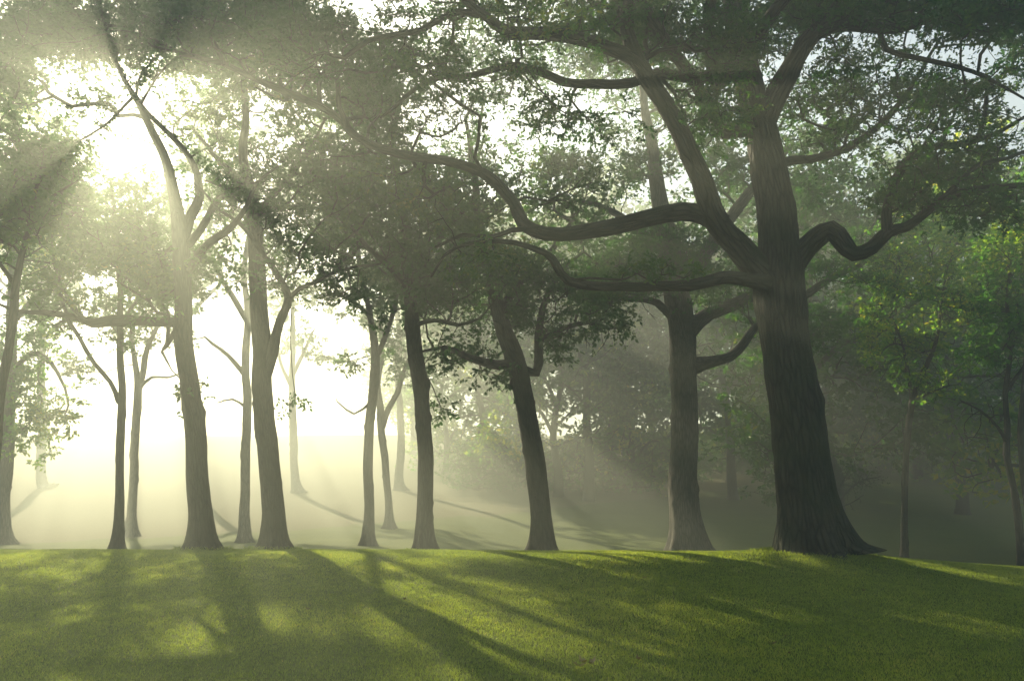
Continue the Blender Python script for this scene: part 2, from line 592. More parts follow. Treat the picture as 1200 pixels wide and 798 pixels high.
            if rmax > .04:
                ph = rng.uniform(0, 50)
                def lmp(s, a, PP, ph=ph):
                    g = np.stack([np.repeat(np.cos(a)[None], len(s), 0), np.repeat(np.sin(a)[None], len(s), 0), np.repeat(s[:, None] * 1.6 + ph, len(a), 1)], 2).reshape(-1, 3)
                    return 1 + .10 * vnoise(g, 41).reshape(len(s), len(a)) + .05 * vnoise(g * 2.5, 42).reshape(len(s), len(a))
                T.add(pts, rr, k, lmp, ph)
            else:
                T.add(pts, rr, k, None, rng.uniform(0, 9))
        # sprays of leaves at the tips
        if self.tips and lv > 0:
            tp = np.array([t[0] for t in self.tips]); pp = np.array([max(t[1], 0) for t in self.tips])
            tp_pos = P[tp]
            dirs = tp_pos - P[pp]
            ln = np.linalg.norm(dirs, axis=1)[:, None]
            dirs = np.where(ln > 1e-6, dirs / (ln + 1e-9), np.array([[0, 0, 1.]]))
            m = len(tp)
            A = np.repeat(tp_pos, sub, 0); D = np.repeat(dirs, sub, 0)
            L = rng.uniform(.5, 1.15, (m * sub, 1)) * spread
            sd = D * .55 + rng.normal(size=(m * sub, 3)) * np.array([[.62, .62, .36]]) + np.array([0, 0, .02 - drop])
            sd /= np.linalg.norm(sd, axis=1)[:, None]
            B = A + sd * L
            lids = self.lid[np.repeat(tp, sub)]
            for key in np.unique(lids):
                s_ = lids == key
                lm.setdefault(key, Tubes()).cones(A[s_], B[s_], .005)
            k = lv
            t = 1 - rng.uniform(0, 1, (m * sub, k)) ** 1.7 * .85
            pos = (A[:, None] + (B - A)[:, None] * t[..., None]).reshape(-1, 3) + rng.normal(size=(m * sub * k, 3)) * .02
            ld = np.repeat(sd, k, 0) * .6 + rng.normal(size=(m * sub * k, 3)) * np.array([[.75, .75, .5]]) + np.array([0, 0, -.22 - drop])
            sz = size * rng.uniform(.55, 1.2, len(pos))
            me = leaves(pos, ld, sz, rng, shape, self.origin, leafm)
            obj('crown', me, root)
        for key, T in sorted(lm.items()):
            nm = 'branches' if key == 0 else 'limb'
            obj(nm, T.mesh(nm, bark, self.origin), root)
        return root


def px_path(rows, w2r=.5):
    """rows of (px, py, width_px, Y) to x y z r"""
    out = []
    for (x, y, w, Y) in rows:
        p = at(x, y, Y)
        d = ray(x, y)
        dist = Y / d[1]
        out.append([*p, w / F * dist * w2r])
    return np.array(out)


def clumps(rng, specs, gaps=()):
    """attraction points inside tilted ellipsoids given by photo column and row, half sizes in px, distance, half depth, count"""
    out = []
    for (x, y, rx, ry, Y, ryd, n) in specs:
        q = rng.normal(size=(n * 3, 3))
        q /= np.linalg.norm(q, axis=1)[:, None]
        q *= rng.uniform(0, 1, (n * 3, 1)) ** (1 / 2.2)
        YY = Y + q[:, 1] * ryd
        c = np.array([at(x + a * rx, y - b * ry, yy) for a, b, yy in zip(q[:, 0], q[:, 2], YY)])
        keep = vnoise(c * .6 + 3.3, 17) + .5 * vnoise(c * 1.6, 18) > -.03      # uneven, with holes
        c = c[keep][:n]
        out.append(c)
    A = np.concatenate(out)
    if len(gaps):
        c, s = math.cos(PITCH), math.sin(PITCH)
        zc = A[:, 1] * c + (A[:, 2] - EYE) * s
        X = 600 + F * A[:, 0] / zc
        Yp = 399 - F * (-A[:, 1] * s + (A[:, 2] - EYE) * c) / zc
        for (gx_, gy_, ga, gb) in gaps:
            k = ((X - gx_) / ga) ** 2 + ((Yp - gy_) / gb) ** 2 > rng.uniform(.6, 1.2, len(A))
            A, X, Yp = A[k], X[k], Yp[k]
    return A


def base(px, Y):
    x = (px - 600) / F * Y / math.cos(PITCH) * 1.0
    # column at eye level: x = (px-600)/F * Y / (forward part of that ray)
    d = ray(px, 640)
    x = d[0] / d[1] * Y
    return np.array([x, Y, float(hgt(np.array([x]), np.array([Y]))[0])])


def trunk_rows(px0, Y, rows, w0, sink=.12):
    """first row stands on the ground at column px0"""
    b = base(px0, Y)
    d = ray(px0, 640)
    r0 = w0 / F * Y / d[1] * .5
    first = np.array([[b[0], b[1], b[2] - sink, r0]])
    return np.vstack([first, px_path(rows)]), b

# ------------------------------------------------------------------ ground
def axis(lo, hi, fine_lo, fine_hi, fs, cs):
    a = list(np.arange(fine_lo, fine_hi + 1e-6, fs))
    x, s = fine_lo, fs
    while x > lo:
        s = min(s * 1.12, cs); x -= s; a.insert(0, max(x, lo))
    x, s = fine_hi, fs
    while x < hi:
        s = min(s * 1.12, cs); x += s; a.append(min(x, hi))
    return np.array(a)


gx = axis(-135, 135, -16, 16, .2, 3.0)
gy = axis(-25, 175, 5, 24, .2, 2.5)
GX, GY = np.meshgrid(gx, gy)
GZ = hgt(GX, GY)
nx, ny = len(gx), len(gy)
ii = (np.arange(ny - 1)[:, None] * nx + np.arange(nx - 1)[None]).ravel()
ground = obj('lawn', make_mesh('lawn', np.stack([GX.ravel(), GY.ravel(), GZ.ravel()], 1),
                               np.stack([ii, ii + 1, ii + nx + 1, ii + nx], 1), None, GROUND_M))
tag(ground, 'mown green lawn rolling over a low crest to the hill beyond', 'lawn', kind='structure')

# short grass blades over the part of the lawn in front of the crest
rng = np.random.default_rng(5)
NB = 800000
yy = 5.5 + (25.5 - 5.5) * rng.uniform(0, 1, NB) ** 1.25
xx = (rng.uniform(-1, 1, NB)) * (yy * .70 + 2.2)
zz = hgt(xx, yy)
q = np.stack([xx, yy, np.zeros(NB)], 1)
clump = vnoise(q * 4.0, 51) * .5 + vnoise(q * 11.0, 52) * .5
big = vnoise(q * .5, 53)
hh = (.022 + .007 * clump + .004 * big) * rng.uniform(.6, 1.35, NB) * (1 + .035 * (yy - 6))
ww = (.0042 + .0006 * (yy - 6)) * rng.uniform(.7, 1.3, NB)
an = rng.uniform(0, 6.283, NB)
lean = rng.normal(size=(NB, 2)) * .55
tx, ty = np.cos(an), np.sin(an)
tipv = np.stack([xx + lean[:, 0] * hh, yy + lean[:, 1] * hh, zz + hh], 1)
b1 = np.stack([xx - tx * ww, yy - ty * ww, zz - .006], 1)
b2 = np.stack([xx + tx * ww, yy + ty * ww, zz - .006], 1)
V = np.stack([b1, b2, tipv], 1).reshape(-1, 3)
tone = np.clip(.42 + .22 * clump + .20 * big + rng.normal(size=NB) * .14 + (rng.uniform(0, 1, NB) > .985) * .5, 0, 1)
me = make_mesh('grass', V, None, np.arange(NB * 3).reshape(-1, 3), GRASS_M, {'tone': np.repeat(tone, 3)}, smooth=False)
tag(obj('grass', me), 'short dewy grass blades covering the near lawn', 'grass', kind='stuff')

# ------------------------------------------------------------------ the great oak
rows, ob = trunk_rows(955, 16.0, [
    (952, 630, 84, 16.0), (947, 595, 73, 16.0), (942, 560, 70, 16.0), (935, 500, 67, 16.0), (926, 440, 63, 16.0),
    (918, 390, 61, 16.0), (914, 350, 66, 16.0), (914, 312, 62, 16.0), (913, 285, 54, 16.0), (910, 250, 52, 16.05), (903, 210, 48, 16.1),
    (893, 160, 44, 16.2), (880, 110, 38, 16.3), (869, 60, 33, 16.4), (860, 5, 27, 16.5), (850, -60, 20, 16.7), (858, -130, 12, 16.9), (850, -200, 5, 17)], 88)
oak = Tree(101, ob)
oak.path(rows, .62, step=.25)
def limb(t, rows, ok=.3, own=True, wob=.11):
    t.path(px_path(rows), ok, own, wob=wob)
limb(oak, [(905, 330, 40, 15.95), (880, 306, 37, 15.9), (862, 285, 34, 15.8), (845, 262, 31, 15.6), (826, 228, 29, 15.3), (813, 190, 27, 15.0), (800, 155, 26, 14.8), (778, 122, 25, 14.6),
           (756, 92, 24, 14.4), (741, 55, 20, 14.3), (735, 20, 17, 14.2), (745, -12, 14, 14.1), (738, -60, 9, 14.0), (750, -100, 4, 14)], .6)
limb(oak, [(757, 92, 18, 14.4), (742, 70, 19, 14.3), (712, 56, 18, 14.1), (672, 44, 18, 13.8), (632, 40, 17, 13.5), (592, 38, 16, 13.2), (568, 22, 12, 13.0), (545, 2, 10, 12.9), (510, -25, 7, 12.8), (480, -60, 4, 12.7)], .3)
limb(oak, [(560, 18, 9, 13.0), (538, 14, 9, 12.9), (515, 22, 9, 12.8), (492, 36, 8, 12.7), (455, 42, 8, 12.6), (430, 48, 7, 12.5), (405, 68, 6, 12.4), (380, 62, 4, 12.3), (355, 72, 3, 12.2)], .2)
limb(oak, [(880, 96, 16, 16.2), (848, 85, 14, 15.7), (812, 93, 14, 15.4), (772, 86, 14, 15.5), (738, 98, 13, 15.3), (695, 99, 13, 15.1), (660, 97, 12, 14.9), (632, 84, 11, 14.8), (602, 77, 10, 14.7),
           (572, 84, 9, 14.6), (545, 90, 8, 14.5), (515, 90, 8, 14.4), (488, 103, 6, 14.3), (465, 125, 5, 14.2), (450, 138, 3, 14.1)], .3)
limb(oak, [(846, 264, 28, 15.6), (825, 252, 26, 15.6), (800, 248, 24, 15.6), (762, 255, 23, 15.6), (722, 265, 22, 15.7), (682, 272, 20, 15.8), (645, 273, 19, 15.9), (617, 262, 18, 16.0),
           (602, 238, 16, 16.1), (578, 213, 15, 16.2), (548, 197, 14, 16.3), (520, 188, 13, 16.4), (485, 184, 12, 16.5), (450, 175, 12, 16.6), (422, 160, 11, 16.7), (400, 142, 10, 16.8),
           (372, 124, 10, 16.9), (332, 106, 9, 17), (292, 89, 8, 17), (255, 75, 7, 17), (212, 63, 6, 17), (180, 48, 4, 17), (150, 40, 2.5, 17)], .35)
limb(oak, [(262, 76, 6, 17), (252, 55, 6, 17), (240, 35, 5, 17.1), (222, 12, 4, 17.2), (205, -20, 3, 17.3)], .1)
limb(oak, [(895, 332, 22, 15.7), (866, 326, 18, 15.5), (845, 326, 17, 15.3), (810, 334, 15, 15.0), (770, 335, 14, 14.8), (730, 336, 13, 14.6), (692, 336, 13, 14.4), (668, 328, 12, 14.2), (652, 310, 11, 14.1),
           (638, 297, 9, 14.0), (602, 285, 7, 13.9), (562, 282, 6, 13.8), (525, 298, 4, 13.7), (505, 325, 3, 13.6)], .5)
limb(oak, [(648, 274, 9, 15.9), (628, 268, 8, 15.8), (600, 270, 7, 15.7), (575, 278, 6, 15.6), (540, 276, 5, 15.5), (512, 290, 4, 15.4)], .2)
limb(oak, [(925, 318, 36, 16.0), (938, 300, 31, 15.9), (957, 280, 27, 15.7), (975, 270, 25, 15.5), (988, 284, 24, 15.4), (1002, 298, 22, 15.3), (1022, 291, 20, 15.2), (1040, 272, 18, 15.1), (1062, 266, 14, 15.0),
           (1085, 250, 12, 14.9), (1108, 232, 11, 14.8), (1142, 222, 9, 14.6), (1200, 216, 7, 14.4), (1260, 205, 5, 14.2), (1310, 210, 3, 14)], .4)
limb(oak, [(1040, 272, 14, 15.1), (1038, 252, 13, 15.1), (1044, 225, 12, 15.1), (1055, 200, 11, 15.1), (1080, 175, 10, 15.1), (1120, 170, 9, 15.1), (1155, 162, 7, 15.1), (1182, 148, 5, 15.0), (1205, 135, 4, 15.0), (1250, 120, 2, 15)], .3)
limb(oak, [(1105, 234, 8, 14.8), (1128, 210, 7, 14.9), (1150, 192, 6, 15.0), (1182, 185, 5, 15.1), (1215, 170, 3, 15.2)], .2)
limb(oak, [(905, 195, 14, 16.2), (928, 188, 12, 16.5), (952, 186, 11, 16.8), (982, 178, 10, 17.1), (1012, 162, 9, 17.4), (1045, 132, 8, 17.7), (1062, 110, 6, 17.9), (1082, 80, 5, 18.0), (1100, 45, 3, 18.1)], .3)
limb(oak, [(893, 145, 34, 16.2), (910, 110, 30, 16.1), (927, 82, 27, 16.0), (945, 52, 24, 15.8), (968, 22, 19, 15.6), (990, -15, 14, 15.5), (1010, -60, 9, 15.4), (1020, -110, 4, 15.3)], .4)
limb(oak, [(955, 42, 16, 15.7), (985, 30, 16, 15.3), (1020, 32, 15, 15.0), (1052, 34, 14, 14.6), (1085, 22, 14, 14.3), (1118, 6, 14, 14.0), (1160, 8, 12, 13.8), (1200, 16, 10, 13.6), (1250, 20, 7, 13.3), (1300, 40, 4, 13)], .2)
limb(oak, [(1030, 33, 8, 14.9), (1040, 58, 8, 14.9), (1075, 68, 7, 14.9), (1120, 78, 6, 14.9), (1160, 92, 5, 14.8), (1200, 118, 3, 14.8)], .2)
# leaf clumps: column, row, half width, half height (px), distance, half depth, count
rg = np.random.default_rng(11)
A = clumps(rg, [
    (60, 25, 100, 55, 17, 1.8, 120), (170, 25, 110, 45, 17.2, 1.8, 210), (300, 20, 130, 56, 17, 2.0, 330), (330, 100, 80, 46, 18.6, 1.2, 100),
    (400, 40, 110, 60, 15, 2.0, 280), (480, 120, 90, 50, 18.2, 1.4, 170), (430, 185, 80, 30, 18.4, 1.2, 60), (450, 205, 60, 12, 16.8, .8, 16), (540, 60, 100, 60, 14, 2, 190), (610, 130, 70, 30, 14.6, 1.5, 60),
    (640, 15, 110, 40, 13.8, 2, 130), (520, 240, 80, 40, 18.0, 1.2, 90), (650, 215, 60, 30, 17.5, 1.2, 50), (560, 300, 70, 16, 14.5, 1.0, 30),
    (720, 150, 60, 30, 14.5, 1.4, 40), (690, 210, 60, 30, 15.5, 1.4, 45), (790, 60, 80, 70, 16.2, 1.5, 130), (780, 20, 120, 60, 16.5, 2.2, 160),
    (870, 30, 100, 56, 17.2, 1.3, 170), (850, 45, 60, 40, 14.6, 1.2, 90), (940, 15, 110, 40, 16.8, 1.6, 200), (835, 125, 50, 50, 14.8, 1.0, 80), (930, 120, 60, 60, 17, 1.5, 60),
    (1040, 5, 110, 30, 15.4, 1.8, 180), (1010, 70, 50, 16, 15.5, 1, 30), (1150, 20, 90, 32, 13.8, 1.6, 180), (1050, 100, 100, 60, 17.2, 1.6, 180), (1120, 120, 70, 40, 15, 1.6, 60),
    (1140, 180, 80, 45, 16, 1.4, 90), (1160, 85, 70, 30, 16.5, 1.4, 90), (1190, 45, 50, 30, 17, 1.4, 60), (1080, 190, 50, 45, 15.2, 1.5, 70), (1060, 235, 45, 28, 15.3, 1.0, 40), (1170, 240, 70, 30, 14.6, 1.2, 60),
    (980, 150, 60, 60, 17.2, 1.6, 80), (760, 320, 60, 14, 14.8, .7, 16), (860, -90, 300, 90, 16.5, 3.0, 420), (560, -70, 260, 70, 14.5, 2.6, 260), (1150, -70, 180, 70, 15, 2.6, 160)])
def wlimb(rows, ok=.3):
    oak.path(np.array(rows, float), ok, True, wob=.25)
def near(c, r, n):
    q = rg.normal(size=(n, 3)); q /= np.linalg.norm(q, axis=1)[:, None]
    return np.array(c) + q * rg.uniform(0, 1, (n, 1)) ** .45 * np.array(r)
fx, fy = OAK[0], 16.0  # unseen crown over the viewer, added to dim skylight on near things
wlimb([(fx - 1.35, fy + .3, 11.3, .17), (fx - 1.6, fy - .6, 12.1, .15), (fx - 2.0, fy - 2.6, 12.9, .13), (fx - 2.8, fy - 5, 12.9, .11), (fx - 3.4, fy - 8, 12.2, .09), (fx - 4.2, fy - 11.5, 12.6, .04)])
wlimb([(fx - 1.3, fy + .2, 11.0, .17), (fx + .2, fy - 2.4, 12.4, .14), (fx + 1.6, fy - 5.5, 13.4, .10), (fx + 2.4, fy - 9, 13.6, .04)])
wlimb([(fx - 1.2, fy + .2, 9.8, .17), (fx - 4.0, fy - 2.2, 12.4, .13), (fx - 7.5, fy - 4.5, 13.6, .09), (fx - 11, fy - 6.5, 13.8, .04)])
A = np.concatenate([A, near((fx - 2.5, 9.5, 13.6), (3.6, 3.2, 1.3), 260), near((fx + 1.5, 9.0, 14.4), (3.4, 3.2, 1.3), 130), near((fx - 6.5, 10.5, 14.2), (3.4, 2.8, 1.3), 220),
                    near((fx - 3.8, 6.2, 13.4), (3.0, 2.2, 1.2), 70), near((fx - 10, 9.8, 14.4), (3, 2.2, 1.2), 160), near((fx + 4.5, 11.5, 14.0), (2.6, 2.6, 1.4), 140)])
oak.grow(A, reach=4.5)
OAKT = oak.finish('oak_tree', 'huge old oak with deeply furrowed trunk and long crooked limbs on the lawn crest', 'tree', BARK_OAK, LEAF_OAK, 9, .125,
                  L_OAK, sides=120, flare=.42, knots=[(3.35, 2.6, .22, .13), (4.25, .1, .2, .10), (3.1, 4.4, .16, .12), (2.25, 3.4, .12, .10), (1.2, 5.2, .18, .05)],
                  rough=.02, trunk_rings=.05, sub=4, spread=.44, drop=.05)

# ------------------------------------------------------------------ the other trees of the grove
def grove(seed, px, Y, w0, tr, limbs, cl, label, lv=9, size=.14, bark=BARK_MID, leafm=LEAF_MID, ok=.5, name='woodland_tree', reach=4.0, group='trees of the misty grove', gaps=(), **kw):
    rows, b = trunk_rows(px, Y, [(x, y, w, Y + dy) for x, y, w, dy in tr], w0)
    t = Tree(seed, b)
    rows[:, 3] *= .88
    t.path(rows, ok, step=.3, wob=.03)
    for L in limbs:
        t.path(px_path([(x, y, w, Y + dy) for x, y, w, dy in L]), .35, True, wob=.07)
    if cl:
        A = clumps(np.random.default_rng(seed + 500), [(x, y, rx, ry, Y + dy, rd, n) for x, y, rx, ry, dy, rd, n in cl], gaps)
        t.grow(A, reach=reach, step=.5)
    kr_ = np.random.default_rng(seed + 900)
    kw['knots'] = list(kw.get('knots', ())) + [(kr_.uniform(.6, 6.5), kr_.uniform(0, 6.28), kr_.uniform(.07, .16), kr_.uniform(.10, .28)) for _ in range(14)]
    kw.setdefault('flare', .72)
    kw.setdefault('rough', .012)
    return t.finish(name, label, 'tree', bark, leafm, lv, size, spread=.5, group=group, **kw)

# J: left foreground tree whose top crosses the sun
grove(1, 237, 18.5, 35, [(235, 600, 30, 0), (232, 560, 30, 0), (228, 500, 29, 0), (221, 440, 27, 0), (216, 400, 27, 0), (214, 350, 26, 0), (213, 300, 26, 0), (211, 270, 24, 0),
                         (204, 230, 17, 0), (196, 190, 14, -.2), (180, 155, 12, -.4), (163, 122, 9, -.6), (148, 98, 7, -.8), (136, 72, 6, -1), (128, 45, 5, -1.1), (122, 10, 4, -1.2), (130, -30, 2, -1.2)],
      [[(213, 285, 16, 0), (222, 255, 14, .2), (233, 230, 12, .4), (230, 205, 10, .6), (222, 185, 8, .8), (200, 160, 7, 1), (175, 135, 6, 1.1), (158, 112, 4, 1.2), (165, 90, 3, 1.3), (190, 62, 2, 1.4)],
       [(218, 318, 15, 0), (232, 300, 13, -.1), (247, 284, 11, -.3), (262, 274, 10, -.5), (276, 262, 8, -.6), (290, 240, 6, -.7), (300, 215, 4, -.8), (325, 195, 3, -1)],
       [(220, 288, 11, 0), (234, 270, 10, .2), (246, 248, 9, .4), (258, 232, 8, .5), (272, 224, 6, .7), (240, 212, 3, .9)],
       [(210, 378, 13, 0), (185, 377, 13, -.1), (155, 375, 14, -.2), (130, 376, 15, -.3), (108, 379, 13, -.4), (90, 373, 9, -.5), (60, 368, 8, -.6), (35, 366, 6, -.7), (15, 362, 4, -.8), (-15, 350, 3, -.9)],
       [(210, 382, 8, .1), (197, 402, 7, .2), (190, 412, 4, .3)],
       [(98, 374, 6, -.5), (82, 355, 5, -.5), (70, 335, 4, -.4), (60, 310, 3, -.3)],
       [(165, 122, 4, -.6), (178, 100, 3, -.6), (195, 75, 3, -.6), (215, 60, 2, -.6)],
       [(158, 112, 4, -.6), (140, 130, 3.5, -.7), (120, 148, 3, -.8), (95, 165, 2.5, -.9), (65, 180, 2, -1)]],
      [(70, 330, 75, 42, -.3, 1.6, 110), (150, 330, 70, 45, .2, 1.6, 120), (215, 345, 50, 55, .6, 1.4, 60), (100, 265, 90, 55, .8, 2, 120), (40, 220, 60, 60, .5, 1.8, 80),
       (70, 175, 40, 20, -.9, .8, 30), (235, 130, 60, 60, 1.4, 1.4, 40), (280, 215, 60, 60, .5, 1.4, 55), (205, 60, 60, 30, 1.0, 1.4, 60), (170, 0, 150, 50, .5, 2.4, 160), (60, 30, 80, 40, -.6, 1.6, 170), (130, 50, 60, 22, -1, 1.0, 60), (150, 95, 60, 30, -.9, 1.0, 20), (110, 130, 40, 30, -.9, .8, 14), (15, 95, 40, 40, -.8, 1.4, 70), (250, 60, 60, 40, .5, 1.4, 60), (225, 455, 12, 18, 0, .4, 5), (255, 330, 40, 60, .5, 1.2, 30)],
      'left grove tree, dark leaning trunk whose forked top crosses the sun', knots=[(2.9, 0.2, .2, .16), (3.6, 3.0, .2, .2), (4.6, 2.8, .15, .22), (2.6, 3.3, .12, .2), (5.3, .2, .15, .18)], rough=.015)

# G
grove(2, 322, 19.5, 36, [(320, 600, 31, 0), (316, 550, 30, 0), (311, 500, 29, 0), (308, 450, 28, 0), (306, 400, 27, 0), (303, 350, 25, 0), (300, 300, 24, 0), (297, 260, 22, 0), (292, 220, 18, 0), (286, 180, 14, .1), (288, 130, 10, .2), (284, 80, 7, .3), (290, 20, 4, .4)],
      [[(312, 440, 15, 0), (318, 415, 14, -.1), (322, 390, 13, -.2), (332, 365, 12, -.3), (337, 350, 11, -.3), (334, 335, 9, -.4), (320, 315, 8, -.5), (300, 285, 6, -.6), (280, 262, 5, -.7), (255, 245, 4, -.8), (230, 215, 2, -.9)],
       [(337, 352, 7, -.3), (352, 338, 6, -.3), (372, 330, 5, -.2), (395, 318, 4, -.1), (420, 312, 3, 0)],
       [(296, 262, 10, 0), (315, 235, 9, .3), (338, 212, 7, .6), (360, 180, 6, .8), (375, 150, 4, 1)],
       [(293, 225, 9, 0), (270, 200, 8, .3), (250, 180, 6, .5), (228, 150, 4, .7)]],
      [(370, 235, 90, 70, 0, 2.2, 130), (340, 170, 90, 60, .5, 2, 110), (430, 290, 60, 60, .2, 1.7, 60), (290, 150, 70, 60, 1, 1.6, 60), (430, 200, 70, 60, .5, 2, 80), (330, 60, 120, 70, 1, 2, 120), (400, 110, 60, 50, 1, 2, 70), (345, 320, 40, 35, -.2, 1.2, 25), (345, 470, 8, 12, .2, .3, 3)],
      'left grove tree, stout trunk with a second stem forking off its right side', knots=[(1.3, .2, .15, .18), (2.9, 0.1, .14, .16), (4.0, 3.2, .18, .16), (3.4, 6.1, .16, .18)], rough=.015)

# D
grove(3, 498, 20.5, 28, [(498, 600, 24, 0), (499, 550, 24, 0), (497, 500, 23, 0), (492, 450, 23, 0), (486, 410, 22, 0), (482, 370, 21, 0), (480, 330, 19, 0), (474, 280, 16, .1), (470, 230, 13, .1), (462, 170, 9, .2), (468, 110, 5, .3)],
      [[(480, 340, 10, 0), (455, 310, 9, -.2), (430, 290, 7, -.4), (405, 260, 5, -.6), (385, 240, 3, -.8)], [(480, 330, 10, 0), (505, 295, 9, .2), (530, 260, 7, .4), (560, 235, 5, .6)],
       [(484, 382, 7, 0), (510, 375, 6, -.2), (540, 380, 5, -.3), (565, 372, 3, -.4)]],
      [(450, 325, 75, 46, -.3, 1.8, 110), (490, 280, 90, 60, 0, 2, 140), (545, 340, 60, 50, 0, 1.6, 80), (500, 205, 90, 60, .4, 2, 120), (490, 120, 100, 50, .4, 2, 110), (430, 360, 40, 28, -.3, 1.2, 45), (550, 390, 60, 30, -.2, 1.2, 50), (515, 480, 7, 18, 0, .3, 5), (505, 420, 14, 14, .2, .4, 6), (400, 250, 60, 60, .3, 1.8, 110)],
      'middle grove tree, straight dark trunk in the sunlit mist left of the leaning one', knots=[(2.6, 0, .12, .12), (1.8, .3, .1, .12)])

# C leaning
grove(4, 636, 21.5, 35, [(634, 605, 30, 0), (629, 560, 30, 0), (622, 510, 29, 0), (613, 460, 28, 0), (604, 425, 28, 0), (592, 390, 26, 0), (580, 350, 22, 0), (572, 310, 18, .1), (560, 260, 14, .2), (556, 200, 10, .3), (545, 140, 5, .4)],
      [[(602, 425, 13, 0), (585, 428, 14, -.2), (565, 424, 12, -.3), (545, 418, 9, -.4), (520, 408, 6, -.5), (495, 412, 3, -.6)],
       [(606, 430, 12, 0), (628, 437, 14, .1), (630, 410, 12, .1), (632, 380, 10, .2), (642, 345, 8, .3), (660, 315, 6, .4), (685, 295, 3, .5)],
       [(585, 365, 12, 0), (610, 330, 10, .3), (640, 300, 8, .6), (670, 260, 5, .8)], [(632, 400, 8, .1), (660, 385, 7, 0), (690, 378, 5, -.1), (715, 385, 3, -.2)]],
      [(560, 330, 100, 50, 0, 2, 170), (605, 372, 60, 30, .3, 1.6, 60), (525, 418, 50, 14, -.4, 1.1, 26), (575, 440, 22, 14, -.2, .8, 10), (650, 340, 80, 40, .2, 1.8, 120), (705, 378, 50, 18, -.1, 1.1, 34), (655, 408, 26, 24, .1, .8, 20), (480, 380, 40, 30, -.4, 1.2, 30), (600, 270, 90, 55, .5, 2, 170), (650, 245, 70, 50, .7, 1.8, 90), (550, 190, 70, 60, .8, 1.8, 90), (560, 70, 100, 50, 1, 2, 110), (655, 193, 50, 20, 1, 1.2, 60), (735, 320, 50, 30, .3, 1.4, 50)],
      'middle grove tree leaning left, with a knobbly trunk and a stub below its fork', knots=[(1.5, .1, .10, .40), (2.2, 3.3, .16, .22), (2.9, .2, .16, .22), (1.9, 0, .12, .16), (3.6, 3.1, .18, .22), (1.1, 3.2, .12, .14), (4.1, .2, .15, .2)], rough=.02)

# B
grove(5, 805, 24.0, 56, [(804, 615, 46, 0), (800, 570, 42, 0), (802, 520, 41, 0), (802, 470, 40, 0), (800, 420, 40, 0), (798, 375, 40, 0), (790, 330, 36, 0), (782, 280, 30, 0), (772, 230, 24, .1), (765, 180, 18, .2), (755, 120, 12, .3), (750, 60, 6, .4)],
      [[(815, 428, 20, 0), (835, 424, 16, -.3), (856, 418, 14, -.5), (872, 402, 12, -.7), (884, 385, 10, -.8), (905, 372, 8, -.9), (935, 360, 5, -1)],
       [(808, 385, 24, 0), (832, 368, 18, .1), (858, 358, 16, .2), (890, 345, 13, .3), (935, 350, 11, .4), (970, 328, 9, .5), (1010, 310, 6, .6)],
       [(795, 345, 20, 0), (825, 300, 18, .2), (850, 262, 16, .4), (872, 235, 14, .6), (900, 200, 10, .8), (930, 170, 6, 1)],
       [(783, 300, 15, 0), (755, 275, 13, -.2), (728, 255, 10, -.4), (700, 240, 7, -.6), (670, 235, 4, -.8)],
       [(795, 380, 12, 0), (770, 355, 10, -.2), (745, 350, 8, -.4), (715, 350, 5, -.6)]],
      [(740, 300, 90, 50, 0, 2.2, 200), (700, 340, 60, 40, -.4, 1.8, 90), (800, 300, 80, 60, .5, 2.2, 150), (860, 330, 80, 45, .5, 1.8, 130), (920, 390, 70, 35, .3, 1.8, 90), (970, 310, 80, 40, .6, 2, 130), (720, 200, 60, 60, .3, 2, 90),
       (820, 180, 90, 70, 1, 2.4, 170), (900, 200, 90, 70, 1, 2.4, 150), (790, 70, 130, 70, 1.2, 2.6, 230), (680, 60, 80, 50, 1, 2, 90), (850, 400, 40, 22, -.3, 1, 30), (980, 235, 80, 50, 1, 2, 110), (880, 255, 50, 30, .6, 1.4, 50)],
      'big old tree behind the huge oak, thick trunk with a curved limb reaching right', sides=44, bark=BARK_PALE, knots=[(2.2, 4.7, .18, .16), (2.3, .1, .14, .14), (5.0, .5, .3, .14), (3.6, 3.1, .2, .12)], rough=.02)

# E, F, I, K, H, M: paler trees deeper in the mist
grove(6, 432, 29, 17, [(432, 600, 14, 0), (431, 550, 14, 0), (433, 500, 14, 0), (438, 450, 15, 0), (440, 415, 14, 0), (436, 380, 10, 0), (428, 340, 8, .2), (420, 290, 6, .3), (425, 230, 3, .4)],
      [[(440, 420, 8, 0), (452, 395, 7, 0), (462, 365, 6, .2), (470, 320, 4, .3)], [(433, 370, 6, 0), (412, 352, 5, -.3), (392, 345, 4, -.5), (370, 350, 3, -.7)], [(436, 470, 4, 0), (415, 485, 3, -.3), (395, 470, 2, -.6)]],
      [(425, 305, 60, 36, 0, 2.2, 110), (390, 345, 40, 20, -.4, 1.5, 40), (470, 330, 50, 46, 0, 2, 110), (410, 245, 70, 44, .4, 2, 120), (370, 200, 50, 30, .4, 2, 70), (415, 430, 25, 14, 0, 1, 10), (450, 400, 30, 20, .1, 1, 18)],
      'slim pale tree in the mist, left of the straight dark trunk', gaps=[(490, 410, 36, 34), (440, 385, 26, 26), (395, 350, 18, 18)], size=.17, ok=.5)
